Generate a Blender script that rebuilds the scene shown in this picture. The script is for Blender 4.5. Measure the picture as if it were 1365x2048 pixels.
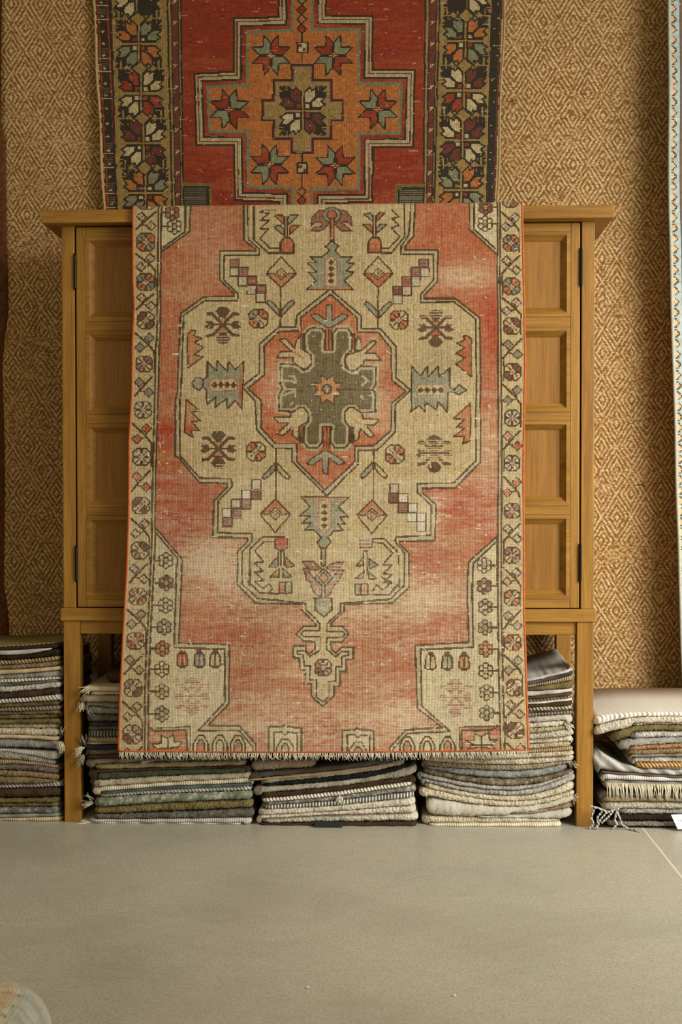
import bpy, bmesh, math, random
import numpy as np
from mathutils import Vector, Matrix

for o in list(bpy.data.objects):
    bpy.data.objects.remove(o, do_unlink=True)
SC = bpy.context.scene
COL = SC.collection
PI = math.pi

# ------------------------------------------------------------------ camera, daylight, exposure
CAM = np.array([0.12451, -3.07129, 0.71789])
YAW, PITCH, ROLL = -0.04015, 0.02204, -0.00095
FPX, CX, CY = 2770.93, 682.5 - 28.153, 1024 + 41.381


def basis():
    cy, sy, cp, sp = math.cos(YAW), math.sin(YAW), math.cos(PITCH), math.sin(PITCH)
    fwd = np.array([sy * cp, cy * cp, -sp]); right = np.array([cy, -sy, 0.0]); up = np.cross(right, fwd)
    r = math.cos(ROLL) * right + math.sin(ROLL) * up
    u = -math.sin(ROLL) * right + math.cos(ROLL) * up
    return r, u, fwd


RIGHT, UP, FWD = basis()
cd = bpy.data.cameras.new('camera'); cam = bpy.data.objects.new('camera', cd); COL.objects.link(cam)
cd.sensor_fit = 'VERTICAL'; cd.sensor_height = 36.0; cd.sensor_width = 24.0
cd.lens = FPX / 2048 * 36.0
cd.shift_x = 28.153 / 2048; cd.shift_y = 41.381 / 2048
cd.clip_start = 0.02
cd.dof.use_dof = True; cd.dof.focus_distance = 3.03; cd.dof.aperture_fstop = 8.0
cam.matrix_world = Matrix(((RIGHT[0], UP[0], -FWD[0], CAM[0]), (RIGHT[1], UP[1], -FWD[1], CAM[1]),
                           (RIGHT[2], UP[2], -FWD[2], CAM[2]), (0, 0, 0, 1)))
SC.camera = cam

SC.view_settings.view_transform = 'Standard'
SC.view_settings.look = 'None'
SC.view_settings.gamma = 1.0
SC.view_settings.use_curve_mapping = False
SC.view_settings.exposure = 0.0

wd = bpy.data.worlds.new('world'); SC.world = wd; wd.use_nodes = True
wd.node_tree.nodes['Background'].inputs[0].default_value = (1.0, 0.83, 0.55, 1)
wd.node_tree.nodes['Background'].inputs[1].default_value = 0.40


def daylight(name, loc, target, sx, sy, power, col):
    l = bpy.data.lights.new(name, 'AREA'); l.shape = 'RECTANGLE'; l.size = sx; l.size_y = sy
    l.energy = power; l.color = col
    o = bpy.data.objects.new(name, l); COL.objects.link(o); o.location = loc
    o.rotation_euler = (Vector(target) - Vector(loc)).to_track_quat('-Z', 'Z').to_euler()
    return o


# daylight through the shop window on the right, in front of the cabinet
daylight('window_daylight', (2.25, -1.42, 1.30), (0.40, 0.42, 0.16), 1.7, 1.3, 40.0, (1.0, 0.98, 0.94)).data.spread = math.radians(106)


def at(px, py, Y=0.0):
    """point of the upright plane at depth Y that was surveyed at (px, py) on the photograph"""
    d = FWD + (px - CX) / FPX * RIGHT - (py - CY) / FPX * UP
    t = (Y - CAM[1]) / d[1]
    return CAM + t * d


def at_arr(px, py, Y):
    d = FWD[None, :] + ((px - CX) / FPX)[:, None] * RIGHT[None, :] - ((py - CY) / FPX)[:, None] * UP[None, :]
    t = (Y - CAM[1]) / d[:, 1]
    return CAM[None, :] + t[:, None] * d


def lin(c):
    c = np.asarray(c, float) / 255.0
    return np.where(c <= 0.04045, c / 12.92, ((c + 0.055) / 1.055) ** 2.4)


def lin4(c):
    v = lin(c); return (float(v[0]), float(v[1]), float(v[2]), 1.0)


# ------------------------------------------------------------------ tagging helpers
def tag(o, label, cat, group=None):
    o['label'] = label; o['category'] = cat
    if group: o['group'] = group
    return o


def link(name, me, mat=None, parent=None):
    o = bpy.data.objects.new(name, me); COL.objects.link(o)
    if mat is not None:
        me.materials.clear()
        for m in (mat if isinstance(mat, (list, tuple)) else [mat]): me.materials.append(m)
    if parent is not None: o.parent = parent
    return o


def empty(name, loc):
    o = bpy.data.objects.new(name, None); COL.objects.link(o); o.location = loc; o.empty_display_size = 0.05
    return o


def bm_obj(name, bm, mat, parent=None, smooth=False, origin=(0, 0, 0)):
    me = bpy.data.meshes.new(name)
    if any(origin): bmesh.ops.translate(bm, verts=bm.verts, vec=(-origin[0], -origin[1], -origin[2]))
    bm.to_mesh(me); bm.free()
    if smooth:
        for p in me.polygons: p.use_smooth = True
    o = link(name, me, mat, parent)
    if any(origin): o.location = origin
    return o


def add_box(bm, x0, x1, y0, y1, z0, z1, bev=0.0015, seg=2):
    vs = [bm.verts.new(p) for p in ((x0, y0, z0), (x1, y0, z0), (x1, y1, z0), (x0, y1, z0),
                                    (x0, y0, z1), (x1, y0, z1), (x1, y1, z1), (x0, y1, z1))]
    fs = [bm.faces.new([vs[i] for i in f]) for f in ((3, 2, 1, 0), (4, 5, 6, 7), (0, 1, 5, 4), (1, 2, 6, 5), (2, 3, 7, 6), (3, 0, 4, 7))]
    if bev > 0:
        es = set(e for f in fs for e in f.edges)
        bmesh.ops.bevel(bm, geom=list(es), offset=bev, segments=seg, affect='EDGES', profile=0.5)


def add_tube(bm, pts, r, n=6, r_end=None):
    pts = [Vector(p) for p in pts]; rings = []
    for i, p in enumerate(pts):
        t = (pts[min(i + 1, len(pts) - 1)] - pts[max(i - 1, 0)])
        if t.length < 1e-9: t = Vector((0, 0, 1))
        t.normalize()
        a = Vector((0, 1, 0)) if abs(t.y) < 0.9 else Vector((1, 0, 0))
        u = t.cross(a).normalized(); v = t.cross(u)
        rr = r if r_end is None else r + (r_end - r) * i / (len(pts) - 1)
        rings.append([bm.verts.new(p + rr * (math.cos(2 * PI * k / n) * u + math.sin(2 * PI * k / n) * v)) for k in range(n)])
    for a, b in zip(rings, rings[1:]):
        for k in range(n): bm.faces.new((a[k], a[(k + 1) % n], b[(k + 1) % n], b[k]))
    bm.faces.new(rings[0][::-1]); bm.faces.new(rings[-1])


# ------------------------------------------------------------------ node helpers
class NT:
    def __init__(s, name):
        s.m = bpy.data.materials.new(name); s.m.use_nodes = True
        s.t = s.m.node_tree; s.n = s.t.nodes; s.l = s.t.links
        s.b = s.n['Principled BSDF']
        s.b.inputs['Roughness'].default_value = 0.9
        s.b.inputs['Specular IOR Level'].default_value = 0.15

    def new(s, typ, **kw):
        n = s.n.new(typ)
        for k, v in kw.items(): setattr(n, k, v)
        return n

    def put(s, sock, v):
        if isinstance(v, bpy.types.NodeSocket): s.l.new(v, sock)
        else: sock.default_value = v

    def math(s, op, a, b=None, c=None):
        n = s.new('ShaderNodeMath', operation=op); s.put(n.inputs[0], a)
        if b is not None: s.put(n.inputs[1], b)
        if c is not None: s.put(n.inputs[2], c)
        return n.outputs[0]

    def mix(s, f, a, b, mode='MIX'):
        n = s.new('ShaderNodeMix', data_type='RGBA', blend_type=mode)
        s.put(n.inputs[0], f); s.put(n.inputs[6], a); s.put(n.inputs[7], b)
        return n.outputs[2]

    def coords(s, scale=(1, 1, 1), rnd=True):
        tc = s.new('ShaderNodeTexCoord').outputs['Object']
        if rnd:
            oi = s.new('ShaderNodeObjectInfo').outputs['Random']
            va = s.new('ShaderNodeVectorMath', operation='ADD'); s.l.new(tc, va.inputs[0])
            cb = s.new('ShaderNodeCombineXYZ'); r = s.math('MULTIPLY', oi, 7.0)
            for i in range(3): s.l.new(r, cb.inputs[i])
            s.l.new(cb.outputs[0], va.inputs[1]); tc = va.outputs[0]
        mp = s.new('ShaderNodeMapping'); s.l.new(tc, mp.inputs[0]); mp.inputs['Scale'].default_value = scale
        return mp.outputs[0]

    def noise(s, vec, scale, detail=3.0, rough=0.55):
        n = s.new('ShaderNodeTexNoise'); s.l.new(vec, n.inputs['Vector'])
        n.inputs['Scale'].default_value = scale; n.inputs['Detail'].default_value = detail; n.inputs['Roughness'].default_value = rough
        return n.outputs['Fac']

    def voro(s, vec, scale, feature='F1', out='Distance'):
        n = s.new('ShaderNodeTexVoronoi', feature=feature); s.l.new(vec, n.inputs['Vector']); n.inputs['Scale'].default_value = scale
        return n.outputs[out]

    def ramp(s, fac, stops):
        n = s.new('ShaderNodeValToRGB'); s.l.new(fac, n.inputs[0]); e = n.color_ramp.elements
        e[0].position, e[0].color = stops[0]; e[1].position, e[1].color = stops[-1]
        for p, c in stops[1:-1]:
            x = e.new(p); x.color = c
        return n.outputs[0]

    def bump(s, h, strength, dist):
        n = s.new('ShaderNodeBump'); n.inputs['Strength'].default_value = strength; n.inputs['Distance'].default_value = dist
        s.l.new(h, n.inputs['Height']); s.l.new(n.outputs[0], s.b.inputs['Normal'])

    def color(s, c): s.put(s.b.inputs['Base Color'], c)


def mat_wood(name, axis, base=(154, 110, 40), dark=(112, 73, 21), light=(174, 130, 55), sc=1.0):
    n = NT(name)
    s = {'z': (60, 60, 3.2), 'x': (3.2, 60, 60)}[axis]
    v = n.coords(s)
    big = n.noise(n.coords({'z': (14, 14, 1.6), 'x': (1.6, 14, 14)}[axis]), 1.0, 3)
    g = n.noise(v, 1.0 * sc, 5, 0.65)
    fine = n.noise(n.coords({'z': (620, 620, 11), 'x': (11, 620, 620)}[axis]), 1.0, 2)
    f = n.math('ADD', n.math('MULTIPLY', g, 0.6), n.math('MULTIPLY', big, 0.4))
    c = n.ramp(f, [(0.28, lin4(dark)), (0.50, lin4(base)), (0.72, lin4(light))])
    pore = n.math('GREATER_THAN', fine, 0.57)
    c = n.mix(n.math('MULTIPLY', pore, 0.50), c, lin4(dark))
    n.color(c); n.b.inputs['Roughness'].default_value = 0.48; n.b.inputs['Specular IOR Level'].default_value = 0.35
    n.bump(n.math('SUBTRACT', g, n.math('MULTIPLY', pore, 0.35)), 0.25, 0.0015)
    return n.m


def mat_plain(name, c, rough=0.6, metal=0.0, var=0.12):
    n = NT(name)
    f = n.noise(n.coords(), 90.0, 3)
    c0 = tuple(x * (1 - var) for x in lin(c)) + (1,); c1 = tuple(min(1, x * (1 + var)) for x in lin(c)) + (1,)
    n.color(n.ramp(f, [(0.3, c0), (0.7, c1)])); n.b.inputs['Roughness'].default_value = rough; n.b.inputs['Metallic'].default_value = metal
    return n.m


def mat_rug(name, thread=(216, 202, 170), shade=0.82):
    """knotted pile: colour of each knot comes from the mesh, threads of the ground show where the pile is worn"""
    n = NT(name)
    a = n.new('ShaderNodeAttribute', attribute_name='Col'); k = n.new('ShaderNodeAttribute', attribute_name='knot')
    sp = n.new('ShaderNodeSeparateXYZ'); n.l.new(k.outputs['Vector'], sp.inputs[0])
    sx = n.math('ABSOLUTE', n.math('SINE', n.math('MULTIPLY', sp.outputs[0], PI)))
    sy = n.math('ABSOLUTE', n.math('SINE', n.math('MULTIPLY', sp.outputs[1], PI)))
    h = n.math('MULTIPLY', n.math('POWER', sx, 0.6), n.math('POWER', sy, 0.6))
    gap = n.math('SUBTRACT', 1.0, h)
    dk = n.mix(n.math('MULTIPLY', gap, 1 - shade), a.outputs['Color'], (0.0, 0.0, 0.0, 1))
    wf = n.math('MULTIPLY', n.math('MULTIPLY', a.outputs['Alpha'], n.math('SUBTRACT', 1.0, n.math('POWER', n.math('MULTIPLY', sx, sy), 1.4))), 1.15)
    c = n.mix(n.math('MINIMUM', wf, 0.95), dk, lin4(thread))
    n.color(c); n.b.inputs['Roughness'].default_value = 1.0; n.b.inputs['Specular IOR Level'].default_value = 0.05
    n.b.inputs['Sheen Weight'].default_value = 0.05
    n.bump(h, 0.55, 0.0018)
    return n.m


# ------------------------------------------------------------------ charts: the knotters' cartoons of the rugs
def vnoise(H, W, ny, nx, seed):
    r = np.random.RandomState(seed).rand(ny + 2, nx + 2)
    y = np.linspace(0, ny, H); x = np.linspace(0, nx, W)
    yi = y.astype(int); xi = x.astype(int); fy = (y - yi)[:, None]; fx = (x - xi)[None, :]
    fy = fy * fy * (3 - 2 * fy); fx = fx * fx * (3 - 2 * fx)
    a = r[yi][:, xi]; b = r[yi][:, xi + 1]; c = r[yi + 1][:, xi]; d = r[yi + 1][:, xi + 1]
    return a * (1 - fx) * (1 - fy) + b * fx * (1 - fy) + c * (1 - fx) * fy + d * fx * fy


class Chart:
    def __init__(s, x0, y0, x1, y1, c, base):
        s.c = c; s.x0 = x0; s.y0 = y0
        s.W = int((x1 - x0) / c) + 1; s.H = int((y1 - y0) / c) + 1
        s.X = x0 + (np.arange(s.W) + 0.5) * c; s.Y = y0 + (np.arange(s.H) + 0.5) * c
        s.A = np.empty((s.H, s.W, 3)); s.A[:] = base
        s.wear = np.zeros((s.H, s.W))

    def _box(s, P, m):
        lo = P.min(0) - m; hi = P.max(0) + m
        i0 = max(0, int((lo[0] - s.x0) / s.c)); i1 = min(s.W, int((hi[0] - s.x0) / s.c) + 2)
        j0 = max(0, int((lo[1] - s.y0) / s.c)); j1 = min(s.H, int((hi[1] - s.y0) / s.c) + 2)
        return i0, i1, j0, j1

    def mask(s, pts):
        P = np.asarray(pts, float); i0, i1, j0, j1 = s._box(P, 0)
        if i1 <= i0 or j1 <= j0: return None
        X = s.X[i0:i1][None, :]; Y = s.Y[j0:j1][:, None]
        M = np.zeros((j1 - j0, i1 - i0), bool)
        Q = np.roll(P, -1, 0)
        for (ax, ay), (bx, by) in zip(P, Q):
            if ay == by: continue
            cond = (Y >= min(ay, by)) & (Y < max(ay, by))
            xi = ax + (Y - ay) * (bx - ax) / (by - ay)
            M ^= cond & (X < xi)
        return (i0, i1, j0, j1, M)

    def poly(s, pts, col):
        r = s.mask(pts)
        if r is None: return
        i0, i1, j0, j1, M = r; s.A[j0:j1, i0:i1][M] = col

    def line(s, pts, w, col, closed=False):
        P = np.asarray(pts, float)
        if closed: P = np.vstack([P, P[:1]])
        for a, b in zip(P, P[1:]):
            i0, i1, j0, j1 = s._box(np.array([a, b]), w)
            if i1 <= i0 or j1 <= j0: continue
            X = s.X[i0:i1][None, :] - a[0]; Y = s.Y[j0:j1][:, None] - a[1]
            d = b - a; L = d @ d + 1e-12
            t = np.clip((X * d[0] + Y * d[1]) / L, 0, 1)
            M = (X - t * d[0]) ** 2 + (Y - t * d[1]) ** 2 <= (w / 2) ** 2
            s.A[j0:j1, i0:i1][M] = col

    def shape(s, pts, fill, out=None, w=3.4):
        s.poly(pts, fill)
        if out is not None: s.line(pts, w, out, True)

    def ell(s, cx, cy, rx, ry, fill, out=None, w=3.4, n=20):
        s.shape([(cx + rx * math.cos(2 * PI * k / n), cy + ry * math.sin(2 * PI * k / n)) for k in range(n)], fill, out, w)

    def rect(s, x0, y0, x1, y1, fill, out=None, w=3.4):
        s.shape([(x0, y0), (x1, y0), (x1, y1), (x0, y1)], fill, out, w)

    def dia(s, cx, cy, rx, ry, fill, out=None, w=3.4):
        s.shape([(cx, cy - ry), (cx + rx, cy), (cx, cy + ry), (cx - rx, cy)], fill, out, w)

    def at(s, x, y):
        i = np.clip(((x - s.x0) / s.c).astype(int), 0, s.W - 1); j = np.clip(((y - s.y0) / s.c).astype(int), 0, s.H - 1)
        return s.A[j, i], s.wear[j, i]


def zm(ox, oy, s):
    def f(*pts): return [(ox + x / s, oy + y / s) for x, y in pts]
    return f


def sheet(name, P, colors, knots, mat, parent=None, back=0.006, smooth=True):
    """rug sheet: P (ny+1, nx+1, 3) vertices, colors (ny, nx, 4) per knot; a plain woven back is added behind"""
    ny, nx = P.shape[0] - 1, P.shape[1] - 1
    V = P.reshape(-1, 3)
    idx = np.arange((ny + 1) * (nx + 1)).reshape(ny + 1, nx + 1)
    F = np.stack([idx[1:, :-1], idx[1:, 1:], idx[:-1, 1:], idx[:-1, :-1]], -1).reshape(-1, 4)
    C = colors.reshape(-1, 4)
    K = knots.reshape(-1, 3)
    # coarse back
    js = np.unique(np.linspace(0, ny, min(ny, 70) + 1).astype(int)); is_ = np.unique(np.linspace(0, nx, min(nx, 40) + 1).astype(int))
    B = P[js][:, is_].copy()
    du = np.gradient(B, axis=1); dv = np.gradient(B, axis=0)
    nrm = np.cross(du, dv); nrm /= (np.linalg.norm(nrm, axis=-1, keepdims=True) + 1e-12)
    B = B + nrm * back
    b0 = len(V); bi = b0 + np.arange(len(js) * len(is_)).reshape(len(js), len(is_))
    FB = np.stack([bi[:-1, :-1], bi[:-1, 1:], bi[1:, 1:], bi[1:, :-1]], -1).reshape(-1, 4)
    V = np.vstack([V, B.reshape(-1, 3)]); K = np.vstack([K, np.zeros((B.shape[0] * B.shape[1], 3))])
    bc = colors.reshape(-1, 4).mean(0); bc[3] = 0
    C = np.vstack([C, np.repeat(bc[None], len(FB), 0)])
    F = np.vstack([F, FB])
    me = bpy.data.meshes.new(name)
    me.vertices.add(len(V)); me.vertices.foreach_set('co', V.astype(np.float32).ravel())
    me.loops.add(F.size); me.loops.foreach_set('vertex_index', F.astype(np.int32).ravel())
    me.polygons.add(len(F)); me.polygons.foreach_set('loop_start', (np.arange(len(F)) * 4).astype(np.int32))
    me.polygons.foreach_set('use_smooth', np.full(len(F), smooth))
    me.update(calc_edges=True)
    a = me.attributes.new('Col', 'FLOAT_COLOR', 'FACE'); a.data.foreach_set('color', C.astype(np.float32).ravel())
    a = me.attributes.new('knot', 'FLOAT_VECTOR', 'POINT'); a.data.foreach_set('vector', K.astype(np.float32).ravel())
    return link(name, me, mat, parent)
# ------------------------------------------------------------------ chart of the draped medallion rug
CREAM = lin((184, 162, 117)); CLIGHT = lin((194, 179, 140)); LINE = lin((172, 156, 118)); FIELD = lin((170, 94, 57))
DK = lin((82, 61, 37)); GREY = lin((138, 134, 108)); SAL = lin((174, 92, 52)); RED = lin((172, 66, 44)); MAR = lin((122, 76, 62))
GRN = lin((108, 94, 66)); BROWN = lin((96, 64, 44)); PALE = lin((178, 164, 138)); ROSE = lin((152, 92, 78)); BLUE = lin((118, 120, 102))


def rosette(c, x, y, r, cols, out=DK, core=SAL):
    """eight petals in four quadrant pairs; cols = TL, TR, BR, BL"""
    for q, (sx, sy) in enumerate(((-1, -1), (1, -1), (1, 1), (-1, 1))):
        f = cols[q]
        P = [(0, 0), (0.10 * sx, 0.98 * sy), (0.52 * sx, 0.98 * sy), (0.98 * sx, 0.55 * sy), (0.98 * sx, 0.10 * sy)]
        P = [(x + r * a, y + r * b) for a, b in P]
        c.shape(P, f, out, 2.9)
        c.line([(x + r * 0.18 * sx, y + r * 0.18 * sy), (x + r * 0.62 * sx, y + r * 0.62 * sy)], 2.4, out)
    c.line([(x - r * 0.25, y), (x + r * 0.25, y)], 3, PALE); c.line([(x, y - r * 0.25), (x, y + r * 0.25)], 3, PALE)
    c.ell(x, y, 2.2, 2.2, core)


def flower(c, x, y, r, cols, core):
    """round flower of six separate ringed petals on a stalk"""
    for k in range(6):
        a = PI / 6 + k * PI / 3 if True else 0
        f = cols[k % len(cols)]
        c.ell(x + r * 0.62 * math.cos(a), y + r * 0.66 * math.sin(a), r * 0.34, r * 0.34, f, DK, 2.6, 10)
    c.ell(x, y, 2.4, 2.4, core)


def lily(c, x, y, s, col, tint):
    def P(*a): return [(x + s * u, y + s * v) for u, v in a]
    c.line(P((-30, -21), (-21, -21), (0, 0), (21, -21), (31, -20)), 7 * s, col)
    c.line(P((-31, 23), (-20, 21), (0, 0), (20, 21), (31, 22)), 6 * s, col)
    c.line(P((-22, 0), (22, 0)), 3.2 * s, col)
    c.poly(P((-7, -12), (7, -12), (0, -3)), tint); c.poly(P((-9, 14), (9, 14), (0, 4)), tint)
    c.line(P((-14, -13), (14, -13)), 2.6 * s, col); c.line(P((-15, 16), (15, 16)), 2.6 * s, col)
    c.poly(P((-5, -14), (-15, -26), (-10, -34), (0, -36), (10, -34), (15, -27), (5, -14)), col)
    c.poly(P((-5, 16), (-15, 29), (-8, 38), (0, 40), (8, 38), (15, 29), (5, 16)), col)
    for sx in (-1, 1):
        c.poly(P((sx * 16, 0), (sx * 22, -8), (sx * 36, -6), (sx * 29, -1), (sx * 38, 4), (sx * 30, 9), (sx * 20, 8)), col)


def dash(c, x0, x1, y0, y1, col, step=6.4, h=2.2):
    y = y0
    while y < y1: c.rect(x0, y, x1, y + h, col); y += step


def chart_draped():
    c = Chart(225, 285, 1070, 1512, 1.0, CREAM)
    rng = random.Random(4)
    z1 = zm(255, 410, 7.314)
    # ---- red field between the guard lines
    gl1 = [(318, 285), (317.2, 420), (315.4, 546), (314, 680), (311.8, 690), (308, 860), (305.4, 953), (303.6, 1087), (297.4, 1223), (293, 1300), (290, 1380), (289.5, 1512)]
    gl2 = [(324, 285), (323.4, 420), (321.3, 546), (320.6, 680), (319.2, 690), (314.5, 860), (311, 953), (310.4, 1087), (303.6, 1223), (300, 1300), (296.4, 1380), (297, 1512)]
    gr1 = [(995, 285), (995.6, 420), (995.6, 546), (997, 690), (997, 820), (997.7, 953), (996, 1100), (996.4, 1232), (999, 1370), (1002.5, 1512)]
    gr2 = [(1001, 285), (1001, 420), (1000.6, 546), (1002.8, 690), (1003.8, 820), (1004.5, 953), (1003, 1100), (1003.4, 1232), (1006.6, 1370), (1010.7, 1512)]
    c.poly(gl2 + gr1[::-1], FIELD)
    for side in (gl1 + gl2[::-1], gr1 + gr2[::-1]): c.poly(side, LINE)
    # ---- corner brackets
    R5 = zm(240, 780, 3.25); R7 = zm(230, 1140, 3.25); R8 = zm(640, 1140, 3.25); R6 = zm(640, 780, 3.25); R3 = zm(240, 400, 3.25); R4 = zm(640, 400, 3.25)
    Q5 = zm(930, 410, 7.314)
    tl_o = z1((920, -900), (920, 70), (910, 390), (490, 690)); tl_i = z1((850, -900), (850, 70), (845, 390), (490, 645))
    tr_o = Q5((70, -900), (70, 20), (70, 355), (470, 720)); tr_i = Q5((140, -900), (140, 20), (140, 355), (450, 640))
    c.poly([(323, 285)] + tl_o + [(323, 500)], LINE); c.poly([(323, 285)] + tl_i + [(323, 490)], CLIGHT)
    c.poly([(997, 285)] + tr_o + [(997, 505)], LINE); c.poly([(997, 285)] + tr_i + [(997, 498)], CLIGHT)
    bl_o = R5((240, 905), (405, 1100)) + R7((435, 0), (415, 475), (745, 485), (740, 870), (605, 1010), (810, 1015), (915, 1130), (920, 1215))
    bl_i = R5((235, 930), (375, 1095)) + R7((400, 0), (385, 505), (715, 515), (715, 860), (540, 1045), (810, 1045), (895, 1150), (897, 1215))
    br_o = [(996, 1073)] + R8((960, 100), (968, 470), (620, 490), (635, 900), (800, 1023), (560, 1040), (455, 1155), (445, 1215))
    br_i = [(996, 1084)] + R8((990, 120), (1000, 503), (655, 518), (665, 885), (850, 1050), (570, 1062), (480, 1160), (470, 1215))
    br_o = R6((1155, 950), (970, 1115)) + br_o[1:]; br_i = R6((1155, 980), (1000, 1125)) + br_i[1:]
    c.poly(bl_o + [(299, 1513), (306, 1060)], LINE); c.poly(bl_i + [(299, 1513), (306, 1066)], CLIGHT)
    c.poly(br_o + [(1001, 1513), (996, 1075)], LINE); c.poly(br_i + [(1001, 1513), (996, 1083)], CLIGHT)
    for L in (tl_o, tl_i, tr_o, tr_i, bl_o, bl_i, br_o, br_i): c.line(L, 3.7, DK)
    # ---- flowers on stalks inside the brackets
    offs = [(349, 453, 323, [CLIGHT]), (345, 425, 323, [ROSE]), (332, 1121, 311, [CLIGHT]), (333, 1166, 309, [MAR, ROSE]), (331.5, 1211, 305, [CLIGHT]), (328.5, 1254, 304, [GREY]),
            (325, 1297, 302, [SAL]), (324, 1338.5, 300, [CLIGHT]), (324, 1383, 298, [CREAM]), (324, 1428, 297, [GREY])]
    for x, y, xs, cs in offs:
        c.line([(xs, y), (x - 8, y)], 3, DK); flower(c, x, y, 16, cs, SAL)
    for x, y, cs in [(971, 447, [CLIGHT]), (972, 414, [MAR]), (969, 1131, [PALE]), (969, 1172, [ROSE, MAR]), (971, 1214, [GREY]), (971, 1255, [GREY]),
                     (972, 1298.5, [SAL]), (972, 1341.5, [CLIGHT]), (974, 1384.6, [CREAM]), (974, 1426, [GREY])]:
        c.line([(998, y), (x + 8, y)], 3, DK); flower(c, x, y, 16, cs, SAL)
    # ---- the three bugs and the red lily in each lower corner
    for x, y, f in [(365, 1321, RED), (399, 1321, BLUE), (430.6, 1321, CREAM), (861.5, 1326, CREAM), (895, 1326, GREY), (929, 1326, SAL)]:
        c.shape([(x - 9, y - 12), (x - 6, y - 15), (x + 6, y - 15), (x + 9, y - 12), (x + 11, y + 9), (x + 5, y + 13), (x - 5, y + 13), (x - 11, y + 9)], f, DK, 3.2)
        c.line([(x, y - 14), (x, y + 13)], 2.6, DK); c.line([(x - 4, y - 6), (x - 4, y + 8)], 1.6, CREAM); c.line([(x + 4, y - 6), (x + 4, y + 8)], 1.6, CREAM)
        c.rect(x - 4, y - 21, x + 4, y - 16, MAR, DK, 2.4)
    for x, y in [(385, 1391), (911, 1394)]:
        lily(c, x, y, 1.0, ROSE, CLIGHT)
        dash(c, x - 40, x + 40, y - 38, y + 42, CLIGHT, 4.6, 1.5)
    # ---- bottom row: star boxes, arches, niches
    F3 = zm(280, 1420, 5.6875)
    c.poly(F3((105, 215), (170, 215), (575, 190), (575, 470), (105, 480)), LINE)
    c.poly(F3((105, 205), (160, 240), (525, 225), (535, 465), (105, 480)), SAL)
    c.line(F3((120, 205), (170, 240), (525, 225), (540, 470)), 4, DK); c.line(F3((180, 210), (575, 188), (575, 470)), 2.5, BROWN)
    c.shape(F3((130, 385), (240, 380), (240, 285), (310, 320), (385, 275), (390, 365), (480, 360), (440, 420), (330, 440), (190, 440)), CLIGHT, DK, 3)
    c.line(F3((320, 340), (320, 440)), 3, DK); c.line(F3((190, 440), (430, 428)), 3, DK)

    def arch(x, y, f, big=1.0):
        for k, (w, cc) in enumerate(((15, CLIGHT), (7.5, f))):
            w *= big; h = [17, 8.5][k] * big
            P = [(x - w, 1513), (x - w, y), (x - w * .35, y - h), (x + w * .35, y - h), (x + w, y), (x + w, 1513)]
            c.poly(P, cc); c.line(P, 3.2, DK)
    for x, f in ((402, SAL), (440, CLIGHT), (476, ROSE)): arch(x, 1488, f)
    for x, f in ((815, ROSE), (855, CLIGHT), (896, SAL)): arch(x, 1491, f)
    c.poly(R8((905, 1025), (1180, 1020), (1170, 1190), (905, 1190)), SAL)
    c.line(R8((915, 1200), (905, 1020), (1120, 1018), (1165, 1010)), 2.5, BROWN); c.line(R8((930, 1200), (920, 1045), (1110, 1040), (1170, 1015)), 4, DK)
    c.poly(R8((1060, 1050), (1120, 1045), (1165, 1020), (1165, 1080), (1090, 1085)), RED)
    c.shape(R8((950, 1110), (1010, 1105), (1010, 1060), (1050, 1085), (1100, 1055), (1105, 1105), (1160, 1105), (1110, 1135), (1140, 1165), (1050, 1150), (960, 1165), (1000, 1135)), CLIGHT, DK, 3)
    c.line(R8((980, 1137), (1120, 1137)), 3, DK); c.line(R8((1052, 1080), (1052, 1170)), 3, DK)
    for (x0, y0, x1) in ((538, 1454, 603), (685, 1460, 748)):
        m = (x0 + x1) / 2
        P = [(x0, 1513), (x0, y0), (m - 6, y0), (m - 2, y0 - 4), (m + 3, y0 - 1), (x1, y0 + 2), (x1, 1513)]
        c.poly(P, CREAM); c.line(P, 4.2, DK)
        P = [(x0 + 10, 1513), (x0 + 10, y0 + 10), (m - 6, y0 + 10), (m, y0 + 16), (m + 6, y0 + 10), (x1 - 8, y0 + 12), (x1 - 8, 1513)]
        c.poly(P, CLIGHT); c.line(P, 3.2, DK)
        for w, cc in ((17, CREAM), (7, GREY)):
            P = [(m - w, 1513), (m - w, y0 + 40), (m - w * .4, y0 + 40 - w * 0.9), (m + w * .4, y0 + 40 - w * 0.9), (m + w, y0 + 40), (m + w, 1513)]
            c.poly(P, cc); c.line(P, 3.2, DK)
    # ---- medallion ground with its double outline
    F2 = zm(580, 1200, 8.907)
    lo = R3((805, -400), (805, 65), (805, 260), (885, 322), (885, 330), (650, 330), (650, 520), (740, 605), (740, 625), (545, 630), (395, 740), (372, 1250)) + \
        R5((362, 60), (360, 430), (385, 440), (515, 600), (700, 608), (700, 630), (610, 725), (605, 957), (830, 962), (830, 985), (765, 1050), (765, 1265)) + \
        R7((795, 95), (915, 215)) + F2((200, 75), (205, 170), (330, 290), (470, 440), (460, 465), (250, 465), (110, 605), (200, 690), (250, 735), (450, 745), (450, 870), (350, 960), (290, 910), (285, 820), (60, 820), (50, 1020), (165, 1035), (185, 1240), (280, 1250), (270, 1490), (385, 1500), (385, 1710), (580, 1900))
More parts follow.
